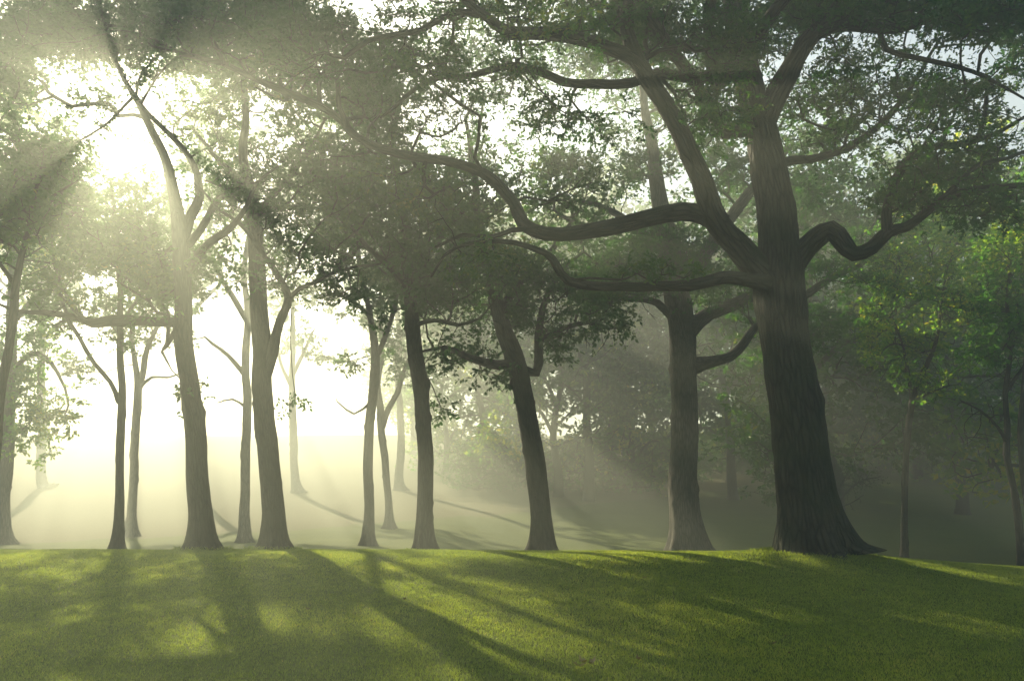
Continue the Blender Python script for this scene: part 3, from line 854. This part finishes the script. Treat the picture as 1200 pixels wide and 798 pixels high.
grove(7, 456, 38, 14, [(456, 600, 11, 0), (452, 550, 11, 0), (447, 510, 11, 0), (446, 480, 11, 0), (443, 450, 8, 0), (448, 410, 6, .2), (445, 360, 5, .3), (450, 300, 3, .3)],
      [[(448, 500, 8, 0), (455, 480, 8, 0), (465, 460, 7, .3), (475, 430, 5, .5), (490, 400, 3, .7)]],
      [(460, 400, 50, 40, 0, 2, 50), (490, 430, 36, 24, .3, 1.5, 26), (440, 350, 50, 36, 0, 2, 70), (480, 345, 60, 40, 0, 2, 90), (430, 290, 60, 30, 0, 2, 80), (510, 290, 50, 40, 0, 2, 80)],
      'thin pale tree standing right behind the slim pale one in the mist', gaps=[(425, 345, 34, 26), (472, 366, 25, 22), (360, 322, 22, 20)], size=.19)
grove(8, 286, 31, 17, [(287, 600, 14, 0), (288, 550, 13, 0), (289, 500, 13, 0), (289, 460, 12, 0), (288, 420, 12, 0), (290, 370, 10, 0), (286, 320, 8, .2), (292, 260, 6, .4), (288, 200, 4, .6), (284, 140, 2, .6)],
      [[(288, 440, 7, 0), (275, 425, 6, -.2), (258, 410, 5, -.4), (240, 395, 3, -.6)], [(289, 375, 8, 0), (270, 345, 7, .1), (255, 318, 5, .2), (240, 290, 3, .4)], [(289, 478, 4, 0), (272, 468, 3, -.3), (255, 472, 2, -.5)]],
      [(250, 325, 60, 40, 0, 2, 50), (300, 290, 70, 50, .2, 2.2, 60), (235, 390, 35, 22, -.4, 1.4, 18), (340, 300, 50, 60, .2, 2, 50), (265, 260, 70, 50, .2, 2, 90), (260, 190, 60, 40, .4, 2.2, 70), (250, 110, 50, 40, .5, 2.2, 50)],
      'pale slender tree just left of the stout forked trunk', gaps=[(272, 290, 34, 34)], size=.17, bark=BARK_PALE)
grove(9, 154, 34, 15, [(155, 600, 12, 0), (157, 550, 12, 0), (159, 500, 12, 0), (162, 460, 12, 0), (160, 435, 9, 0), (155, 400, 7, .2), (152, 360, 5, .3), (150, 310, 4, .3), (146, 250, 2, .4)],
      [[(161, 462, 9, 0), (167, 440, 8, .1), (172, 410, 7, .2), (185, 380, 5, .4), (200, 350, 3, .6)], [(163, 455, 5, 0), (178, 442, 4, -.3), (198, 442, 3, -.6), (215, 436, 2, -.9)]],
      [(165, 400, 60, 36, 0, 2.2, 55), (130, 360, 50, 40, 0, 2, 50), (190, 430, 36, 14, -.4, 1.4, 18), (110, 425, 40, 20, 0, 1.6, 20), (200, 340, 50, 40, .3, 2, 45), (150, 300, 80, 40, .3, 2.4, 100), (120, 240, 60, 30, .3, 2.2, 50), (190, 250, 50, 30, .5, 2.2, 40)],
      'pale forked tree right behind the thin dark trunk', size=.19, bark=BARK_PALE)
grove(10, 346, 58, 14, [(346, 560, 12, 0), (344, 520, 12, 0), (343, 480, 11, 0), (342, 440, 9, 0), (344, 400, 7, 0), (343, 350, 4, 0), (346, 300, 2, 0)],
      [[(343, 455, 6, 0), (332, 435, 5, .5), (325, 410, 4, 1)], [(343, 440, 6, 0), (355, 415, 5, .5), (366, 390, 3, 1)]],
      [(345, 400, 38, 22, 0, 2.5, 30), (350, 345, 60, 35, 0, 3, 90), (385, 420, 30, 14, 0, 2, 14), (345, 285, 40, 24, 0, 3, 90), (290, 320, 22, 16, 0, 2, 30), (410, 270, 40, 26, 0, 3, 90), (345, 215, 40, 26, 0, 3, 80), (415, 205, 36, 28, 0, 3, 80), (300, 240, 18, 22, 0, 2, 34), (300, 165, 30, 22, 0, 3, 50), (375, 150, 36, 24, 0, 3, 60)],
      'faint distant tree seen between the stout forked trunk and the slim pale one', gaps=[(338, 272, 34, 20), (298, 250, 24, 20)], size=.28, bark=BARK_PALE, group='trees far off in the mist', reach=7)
grove(11, 3, 30, 24, [(4, 600, 18, 0), (7, 550, 18, 0), (10, 500, 18, 0), (11, 450, 17, 0), (12, 400, 15, 0), (14, 350, 13, 0), (16, 290, 10, .2), (12, 220, 7, .4), (20, 150, 5, .4), (18, 90, 2, .5)],
      [[(11, 440, 8, 0), (35, 415, 7, -.3), (55, 420, 6, -.6), (72, 445, 4, -.8), (80, 475, 3, -.9)], [(13, 380, 8, 0), (40, 350, 7, .2), (70, 330, 4, .5)], [(11, 430, 7, 0), (-15, 400, 5, 0), (-50, 370, 3, 0)]],
      [(55, 460, 45, 36, -.6, 1.8, 75), (30, 520, 36, 32, -.4, 1.6, 45), (30, 400, 50, 40, -.2, 2, 55), (20, 320, 70, 55, .2, 2.4, 80), (40, 230, 80, 60, .4, 2.6, 120), (20, 140, 60, 50, .4, 2.6, 70), (90, 270, 60, 50, 0, 2.4, 70), (-60, 380, 70, 80, 0, 2.4, 80), (75, 490, 20, 18, -.8, 1, 12)],
      'misty tree at the left edge with a leafy bough hanging low over the bright field', size=.18, leafm=LEAF_YEL, bark=BARK_PALE, ok=.35)
grove(18, 226, 62, 13, [(226, 560, 11, 0), (224, 500, 10, 0), (222, 440, 10, 0), (222, 380, 9, 0), (220, 320, 8, 0), (222, 260, 5, 0), (214, 190, 4, 0), (200, 130, 3, 0), (190, 80, 2, 0)],
      [[(222, 400, 6, 0), (200, 370, 5, .5), (180, 350, 4, 1)], [(222, 370, 6, 0), (245, 345, 5, .5), (262, 330, 3, 1)]],
      [(210, 330, 60, 30, 0, 4, 110), (240, 280, 60, 36, 0, 4, 120), (190, 268, 36, 16, 0, 3, 50), (190, 222, 12, 15, 0, 2, 20), (243, 222, 18, 14, 0, 2, 30), (236, 188, 18, 16, 0, 2, 30), (222, 150, 20, 15, 0, 2, 30), (148, 208, 11, 20, 0, 2, 22), (112, 185, 22, 14, 0, 2, 28), (250, 118, 18, 14, 0, 2, 24), (285, 215, 26, 30, 0, 3, 40), (205, 76, 26, 14, 0, 2, 26), (80, 150, 20, 16, 0, 2, 24)],  # added tree: clumps and gaps round the sun break its light into beams
      'faint distant tree added to break up the sun, hidden behind the dark trunk that forks at the sun', size=.30, lv=11, bark=BARK_PALE, group='trees far off in the mist', reach=6)
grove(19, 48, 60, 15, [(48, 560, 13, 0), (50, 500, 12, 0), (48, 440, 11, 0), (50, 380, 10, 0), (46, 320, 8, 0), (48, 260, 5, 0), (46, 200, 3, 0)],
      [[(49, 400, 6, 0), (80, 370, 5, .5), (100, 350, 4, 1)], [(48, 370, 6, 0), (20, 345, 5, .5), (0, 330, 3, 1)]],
      [(50, 340, 60, 30, 0, 4, 110), (90, 290, 60, 36, 0, 4, 120), (10, 280, 60, 36, 0, 4, 120), (50, 220, 70, 30, 0, 4, 110)],  # tree put in to shade the mist over the field
      'faint distant tree added to shade the mist, behind the low hanging leafy bough at the left', size=.28, bark=BARK_PALE, group='trees far off in the mist', reach=6)
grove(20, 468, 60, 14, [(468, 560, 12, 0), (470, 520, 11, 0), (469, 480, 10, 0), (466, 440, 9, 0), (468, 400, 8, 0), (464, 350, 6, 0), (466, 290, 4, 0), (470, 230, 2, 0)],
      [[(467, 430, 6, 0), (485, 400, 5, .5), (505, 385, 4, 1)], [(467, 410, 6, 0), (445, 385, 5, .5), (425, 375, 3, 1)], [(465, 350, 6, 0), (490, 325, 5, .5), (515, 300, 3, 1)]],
      [(440, 372, 18, 14, 0, 2, 26), (490, 388, 24, 13, 0, 2, 34), (470, 335, 26, 16, 0, 2, 40), (425, 325, 20, 18, 0, 2, 32), (520, 340, 20, 20, 0, 2, 34), (500, 285, 28, 18, 0, 2, 44), (445, 280, 24, 18, 0, 2, 40), (470, 235, 34, 18, 0, 2, 50), (535, 395, 16, 12, 0, 2, 18), (540, 270, 20, 24, 0, 2, 34)],  # tree put in so its spaced clumps split the sunlight into shafts
      'faint distant tree added to split the sunbeams, rising behind the two slim pale trees in the middle', size=.30, lv=10, bark=BARK_PALE, group='trees far off in the mist', reach=7)
# L thin dark
grove(12, 139, 21, 16, [(140, 600, 13, 0), (141, 550, 12, 0), (142, 500, 12, 0), (142, 460, 11, 0), (142, 420, 10, 0), (141, 380, 9, 0), (140, 330, 7, .1), (136, 270, 5, .2), (130, 210, 3, .3)],
      [[(139, 470, 7, 0), (128, 448, 6, 0), (112, 425, 6, .1), (95, 398, 5, .2), (82, 375, 5, .3), (66, 340, 3, .4)], [(141, 380, 5, 0), (158, 355, 4, .1), (175, 330, 3, .2)]],
      [(100, 360, 60, 40, .2, 1.6, 60), (70, 300, 60, 50, .3, 1.8, 70), (160, 300, 60, 50, .3, 1.8, 60), (85, 425, 30, 16, .2, .8, 10), (130, 235, 70, 50, .3, 1.8, 50), (120, 400, 40, 20, .1, 1, 20)],
      'thin dark trunk with a bough forking left, leftmost of the dark trunks on the crest')
# N leaning dark trunk at the left frame edge
grove(13, -22, 15, 16, [(-14, 600, 14, 0), (-8, 550, 13, 0), (-3, 505, 13, 0), (3, 460, 13, 0), (10, 410, 12, 0), (15, 370, 12, 0), (18, 335, 11, 0), (26, 300, 9, -.1), (36, 260, 7, -.2), (45, 215, 5, -.2), (55, 170, 3, -.3)],
      [[(18, 335, 6, 0), (0, 310, 5, .2), (-25, 290, 4, .3)], [(35, 262, 5, -.2), (55, 235, 4, -.3), (85, 215, 3, -.4)]],
      [(20, 240, 60, 45, 0, 1.4, 110), (-40, 280, 60, 60, 0, 1.5, 60), (50, 190, 50, 30, -.2, 1.2, 45), (5, 150, 50, 40, 0, 1.4, 50), (-50, 100, 80, 60, 0, 2, 80)],
      'slender dark tree leaning inward at the left edge of the lawn')

# O, Q, P on the right
grove(14, 1056, 24, 12, [(1060, 600, 9, 0), (1061, 560, 9, 0), (1063, 520, 9, 0), (1067, 480, 9, 0), (1074, 455, 8, 0), (1085, 430, 7, 0), (1097, 400, 5, .1), (1103, 360, 4, .1), (1110, 310, 3, .2)],
      [[(1069, 476, 5, 0), (1066, 450, 5, -.1), (1064, 430, 4, -.2), (1058, 405, 3, -.3), (1048, 375, 2, -.3)], [(1072, 470, 4, 0), (1090, 460, 3, -.2), (1112, 452, 2, -.3)]],
      [(1055, 400, 46, 50, -.2, 1.2, 130), (1105, 395, 45, 50, 0, 1.3, 90), (1040, 440, 26, 22, -.2, .8, 24), (1085, 450, 30, 18, -.1, .8, 18), (1070, 355, 60, 40, 0, 1.5, 80), (1130, 350, 50, 50, .2, 1.4, 60), (1040, 300, 50, 40, .2, 1.4, 50), (1110, 290, 60, 40, .2, 1.5, 60)],
      'thin young tree with a forked stem and drooping leaves, right of the huge oak', leafm=LEAF_YEL, size=.15, ok=.6)
grove(15, 1196, 20, 11, [(1192, 600, 10, 0), (1186, 565, 9, 0), (1180, 530, 9, 0), (1181, 500, 8, 0), (1178, 460, 7, 0), (1184, 410, 6, 0), (1180, 350, 5, .1), (1190, 280, 3, .2)],
      [[(1180, 520, 5, 0), (1170, 500, 4, -.1), (1150, 480, 3, -.2), (1128, 470, 2, -.3)], [(1178, 460, 5, 0), (1200, 430, 4, 0), (1230, 400, 3, 0)]],
      [(1165, 480, 40, 26, 0, 1, 26), (1180, 420, 50, 40, 0, 1.4, 60), (1200, 350, 60, 60, .1, 1.5, 90), (1230, 430, 50, 50, 0, 1.4, 50), (1180, 290, 60, 40, .2, 1.5, 70), (1165, 548, 14, 18, 0, .4, 5)],
      'dark slim tree curving up at the right edge of the picture', leafm=LEAF_YEL, size=.14)
grove(16, 1212, 22, 11, [(1206, 600, 10, 0), (1199, 550, 9, 0), (1196, 500, 9, 0), (1200, 450, 7, 0), (1205, 380, 5, .1), (1212, 300, 3, .2)],
      [[(1198, 480, 5, 0), (1215, 455, 4, 0), (1240, 430, 3, 0)]],
      [(1210, 400, 60, 60, 0, 1.4, 80), (1240, 320, 60, 60, .1, 1.6, 80), (1170, 360, 40, 30, .2, 1.2, 30)],
      'second slim trunk at the right edge, just behind the curving one', size=.14)
grove(17, 984, 44, 8, [(983, 605, 6, 0), (982, 592, 5, 0), (980, 578, 4, 0), (979, 562, 2.5, 0), (978, 540, 1.5, 0)],
      [[(982, 592, 3, 0), (972, 578, 2.4, -.2), (962, 566, 2, -.3), (952, 560, 1.2, -.5)], [(982, 588, 3, 0), (994, 575, 2.4, .2), (1006, 565, 2, .3), (1022, 560, 1.2, .4)],
       [(981, 580, 2.4, 0), (972, 562, 2, .2), (965, 545, 1.2, .3)], [(980, 577, 2.4, 0), (990, 560, 2, -.2), (998, 545, 1.2, -.3)], [(983, 594, 2, 0), (996, 590, 1.6, .2), (1012, 580, 1, .3)]],
      [(980, 550, 45, 26, 0, 2.2, 90), (1010, 565, 26, 14, .3, 1.4, 30), (958, 560, 22, 14, -.3, 1.2, 26)],
      'small spreading young tree alone on the green slope behind the huge oak', lv=3, size=.10, ok=.15, name='small_tree', flare=.15, tips_r=.012, reach=2.0)

# ------------------------------------------------------------------ woods on the slope: built once, then copied
def wild(seed, h, crown_r, low, ncl, label, size, lv=6, leafm=LEAF_MID, name='woodland_tree', bark=BARK_MID):
    r = np.random.default_rng(seed)
    t = Tree(seed, (0, 0, 0))
    k = 8
    rr = h * .017
    rows = [[r.normal() * .035 * h * (i / k), r.normal() * .035 * h * (i / k), -0.3 + h * .92 * i / k, rr * (1 - .9 * i / k) + .02] for i in range(k + 1)]
    t.path(rows, low * .9, step=.5, wob=.05)
    for m in range(5):
        z = h * (low + .1 + m * .11)
        an = m * 2.4 + r.uniform(0, 1)
        c = np.array([np.interp(z, [q[2] for q in rows], [q[j] for q in rows]) for j in (0, 1)])
        L = crown_r * (.9 - .08 * m)
        P = [[c[0] + math.cos(an) * L * u, c[1] + math.sin(an) * L * u, z + L * (u * .7 + .1 * math.sin(u * 7)), rr * .45 * (1 - u) + .02] for u in (0, .3, .6, .95)]
        t.path(P, .3, True, step=.5, wob=.12)
    A = []
    for m in range(15):
        an = m * 2.399; v = (m + .5) / 15
        z = h * (low + (1 - low) * v * .97)
        wd = crown_r * (math.sin(math.pi * (.15 + .80 * v)) ** .7)
        ce = np.array([math.cos(an) * wd * .62, math.sin(an) * wd * .62, z])
        q = r.normal(size=(ncl, 3)); q /= np.linalg.norm(q, axis=1)[:, None]
        q *= r.uniform(0, 1, (ncl, 1)) ** .45
        A.append(ce + q * np.array([crown_r * .48, crown_r * .48, h * .10]))
    A = np.concatenate(A)
    A = A[vnoise(A * .6, seed) > -.18]
    t.grow(A, reach=6, step=.7)
    return t.finish(name, label, 'tree', bark, leafm, lv, size, spread=.7, sides=14, trunk_rings=.4, tips_r=.012, twig_sides=3, sub=3)


def copy_tree(o):
    c = o.copy(); COL.objects.link(c)
    for ch in o.children:
        d = ch.copy(); COL.objects.link(d); d.parent = c
    return c


protos = [wild(201, 17, 5.0, .22, 70, 'x', .30, 8), wild(202, 15, 5.6, .12, 70, 'x', .30, 8, leafm=LEAF_YEL), wild(203, 18, 4.4, .30, 60, 'x', .28, 8), wild(204, 13, 4.6, .05, 60, 'x', .28, 8, leafm=LEAF_YEL)]
spots = [  # kind, column, distance, scale, turn, label
    (0, 560, 66, 1.45, 0.0, 'hazy tree of the wood edge, seen between the straight trunk and the leaning one'),
    (1, 655, 56, 1.35, 1.1, 'low-branched hazy tree just right of the leaning trunk, at the wood edge'),
    (2, 610, 74, 1.35, 2.0, 'tall hazy tree at the back of the wood, behind the leaning trunk'),
    (3, 520, 72, 1.30, .6, 'round tree at the left end of the misty wood'),
    (2, 720, 62, 1.46, 3.0, 'tree of the wood edge midway between the leaning trunk and the thick pale trunk'),
    (0, 770, 72, 1.45, 4.1, 'tall tree of the wood just left of the thick pale trunk'),
    (3, 745, 60, 1.20, 5.0, 'low bushy tree at the foot of the slope, left of the thick pale trunk'),
    (1, 860, 68, 1.40, 2.2, 'bushy tree of the wood filling the gap between the two thickest trunks'),
    (2, 905, 74, 1.35, 1.0, 'tall tree of the wood right behind the huge oak trunk'),
    (0, 985, 74, 1.43, 5.5, 'dark tree of the wood edge above the small spreading tree'),
    (3, 1020, 70, 1.35, 3.3, 'low rounded tree of the wood between the huge oak and the thin young tree'),
    (1, 1085, 68, 1.50, .3, 'yellow-green tree of the wood behind the thin young tree'),
    (2, 1060, 84, 1.26, 4.4, 'tall tree at the back of the wood, above the thin young tree'),
    (0, 1150, 74, 1.43, 2.7, 'tree of the wood edge midway between the thin young tree and the right edge'),
    (3, 1140, 64, 1.20, 1.9, 'leafy low tree on the slope between the thin young tree and the right edge'),
    (1, 1215, 62, 1.40, 4.9, 'yellow-green tree of the wood at the right edge'),
    (2, 1240, 78, 1.32, .9, 'tall tree of the wood cut by the right edge'),
    (0, 968, 32, 1.02, 2.9, 'tree standing right behind the huge oak, its crown filling the gap under the right limbs'),
    (1, 1250, 31, 1.2, 5.2, 'broad yellow-green tree leaning in over the upper right corner'),
    (0, 1132, 47, 1.30, 1.4, 'tall tree standing nearest before the wood, between the thin young tree and right edge'),
    (3, 940, 68, 0.90, .8, 'small leafy tree peeping out right behind the huge oak'),
    (0, 480, 88, 1.30, 1.9, 'tall tree far back at the left end of the misty wood'),
    (2, 690, 54, 1.30, 5.7, 'slim hazy tree standing before the wood between the leaning trunk and the thick pale one'),
    (0, 862, 56, 1.30, .9, 'hazy tree before the wood in the gap left of the huge oak'),
    (0, 985, 50, 1.20, 2.4, 'tree before the wood whose crown spreads right of the huge oak trunk'),
]
used = set()
for kd, px, Y, s, rz, lab in spots:
    o = protos[kd] if kd not in used else copy_tree(protos[kd])
    used.add(kd)
    b = base(px, Y)
    o.location = (b[0], b[1], b[2] - .1)
    o.scale = (s, s, s)
    o.rotation_euler = (0, 0, rz)
    tag(o, lab, 'tree', 'trees of the wood on the slope')

# bushes under the wood edge
bush = wild(301, 3.6, 2.6, .02, 26, 'x', .22, lv=6, leafm=LEAF_MID, name='bush')
bsp = [(560, 60, 1.0, 'bush in the mist left of the leaning trunk'), (605, 62, 1.2, 'bush showing behind the leaning trunk'), (680, 60, 1.1, 'bush in the mist right of the leaning trunk'),
       (735, 63, 1.3, 'bush at the wood edge left of the thick pale trunk'), (850, 74, 1.3, 'bush between the thick pale trunk and the huge oak'), (885, 74, 1.0, 'bush touching the left side of the huge oak trunk'),
       (1010, 78, 1.3, 'bush on the slope up left of the thin young tree'), (1040, 76, 1.2, 'bush right behind the foot of the thin young tree'), (1110, 74, 1.4, 'bush at the wood edge right of the thin young tree'),
       (1165, 70, 1.3, 'bush on the slope near the right edge'), (955, 80, 1.3, 'bush high on the slope above the small spreading tree'), (790, 68, 1.2, 'bush behind the thick pale trunk')]
for i, (px, Y, s, lab) in enumerate(bsp):
    o = bush if i == 0 else copy_tree(bush)
    b = base(px, Y)
    o.location = (b[0], b[1], b[2] - .1); o.scale = (s * 1.2, s * 1.1, s); o.rotation_euler = (0, 0, i * 1.7)
    tag(o, lab, 'bush', 'bushes along the wood edge')

# ------------------------------------------------------------------ small things on the lawn
def fallen(px, py, size, label, seed, flat=False):
    """a dry curled oak leaf lying on the grass"""
    d = ray(px, py); s = 4.0
    while s < 40:                            # where this line of sight meets the lawn
        p = d * s + np.array([0, 0, EYE])
        if p[2] < float(hgt(np.array([p[0]]), np.array([p[1]]))[0]) + .02:
            break
        s += .02
    r = np.random.default_rng(seed)
    tv, tf = L_OAK
    k = 3 if not flat else 1
    V, Fc, n = [], [], 0
    for m in range(k):
        a = r.uniform(0, 6.28)
        X = tv * size
        X[:, 2] = abs(X[:, 1]) * .9 + (X[:, 0] - size * .5) ** 2 * 3.0 / size * .5
        c, s = math.cos(a), math.sin(a)
        W = np.stack([X[:, 0] * c - X[:, 1] * s, X[:, 0] * s + X[:, 1] * c, X[:, 2] + m * .012], 1)
        W[:, 2] += .02 + .25 * size * r.uniform(.2, 1) * (tv[:, 0] - .2)
        V.append(W); Fc.append(tf + n); n += len(tv)
    me = make_mesh('fallen_leaf', np.concatenate(V), None, np.concatenate(Fc), DRY_LEAF, {'tone': np.full(n, .9 if not flat else r.uniform(0, .5))}, smooth=False)
    o = obj('fallen_leaf' if flat else 'fallen_leaf_sprig', me)
    o.location = p - np.array([0, 0, .0])
    tag(o, label, 'leaf')
    return o

fallen(688, 786, .16, 'curled pale leaf sprig lying on the sunlit grass at the bottom', 1)
fallen(750, 778, .12, 'small dry leaf on the grass just right of the pale sprig', 2, True)
fallen(752, 680, .12, 'small dry leaf on the lawn in front of the two thick trunks', 3, True)
fallen(357, 717, .12, 'tiny dark leaf on the shaded grass below the forked trunk', 4, True)
fallen(473, 705, .12, 'tiny dark leaf on the grass below the gap left of the straight trunk', 5, True)
fallen(911, 758, .12, 'small dry leaf on the grass far below the huge oak', 6, True)
fallen(1014, 695, .12, 'small dry leaf on the grass right below the huge oak', 7, True)

r7 = np.random.default_rng(77)
for k in range(8):
    o = fallen(r7.uniform(40, 1160), 665 + 125 * r7.uniform(0, 1) ** .7, r7.uniform(.05, .08), 'tiny dry leaf lying loose on the open lawn', 40 + k, True)
    tag(o, group='dry leaves scattered over the lawn')

# weeds round the foot of the oak and of the two left trunks
def tuft(cx, cy, rx, ry, n, hmax, label, seed):
    r = np.random.default_rng(seed)
    a = r.uniform(0, 6.28, n); q = r.uniform(.75, 1.25, n)
    x = cx + np.cos(a) * rx * q; y = cy + np.sin(a) * ry * q
    z = hgt(x, y)
    h = r.uniform(.3, 1, n) ** 1.5 * hmax
    w = r.uniform(.004, .011, n)
    an = r.uniform(0, 6.28, n)
    ln = r.normal(size=(n, 2)) * .5
    b1 = np.stack([x - np.cos(an) * w, y - np.sin(an) * w, z - .02], 1); b2 = np.stack([x + np.cos(an) * w, y + np.sin(an) * w, z - .02], 1)
    m_ = np.stack([x + ln[:, 0] * h * .4, y + ln[:, 1] * h * .4, z + h * .6], 1)
    t_ = np.stack([x + ln[:, 0] * h, y + ln[:, 1] * h, z + h * .95], 1)
    o3 = np.array([cx, cy, float(hgt(np.array([cx]), np.array([cy]))[0])])
    V = np.stack([b1, b2, m_, t_], 1).reshape(-1, 3) - o3
    i0 = np.arange(n)[:, None] * 4
    Fc = np.concatenate([i0 + np.array([[0, 1, 2]]), i0 + np.array([[0, 2, 3]])])
    me = make_mesh('weeds', V, None, Fc, GRASS_M, {'tone': np.repeat(np.clip(r.normal(.35, .2, n), 0, 1), 4)}, smooth=False)
    o = obj('weeds', me); o.location = o3
    tag(o, label, 'weeds', kind='stuff')

tuft(OAKT.location.x, OAKT.location.y, 1.0, 1.0, 2200, .085, 'long grass and weeds round the foot of the huge oak', 1)
for px, Y, rad in ((237, 18.5, .52), (322, 19.5, .55), (498, 20.5, .4), (636, 21.5, .5), (805, 24, .9)):
    b = base(px, Y)
    tuft(b[0], b[1], rad, rad, 900, .13, 'long grass left round a trunk foot', int(px))

# ------------------------------------------------------------------ the morning mist
hx0, hx1, hy0, hy1, hz0, hz1 = -140, 140, -30, 180, -3.0, 31.5
HV = [(x, y, z) for x in (hx0, hx1) for y in (hy0, hy1) for z in (hz0, hz1)]
hm = make_mesh('haze', HV, [(0, 1, 3, 2), (4, 6, 7, 5), (0, 4, 5, 1), (2, 3, 7, 6), (0, 2, 6, 4), (1, 5, 7, 3)], None, None, smooth=False)
m, nt, out = new_mat('mist')
pv = N(nt, 'ShaderNodeVolumePrincipled')
pv.inputs['Color'].default_value = (.84, .96, .80, 1)
pv.inputs['Density'].default_value = HAZE_DENSITY
pv.inputs['Anisotropy'].default_value = HAZE_G
nt.links.new(pv.outputs[0], out.inputs['Volume'])
hm.materials.append(m)
tag(obj('haze', hm), 'pale morning mist filling the whole grove', 'mist', kind='stuff')
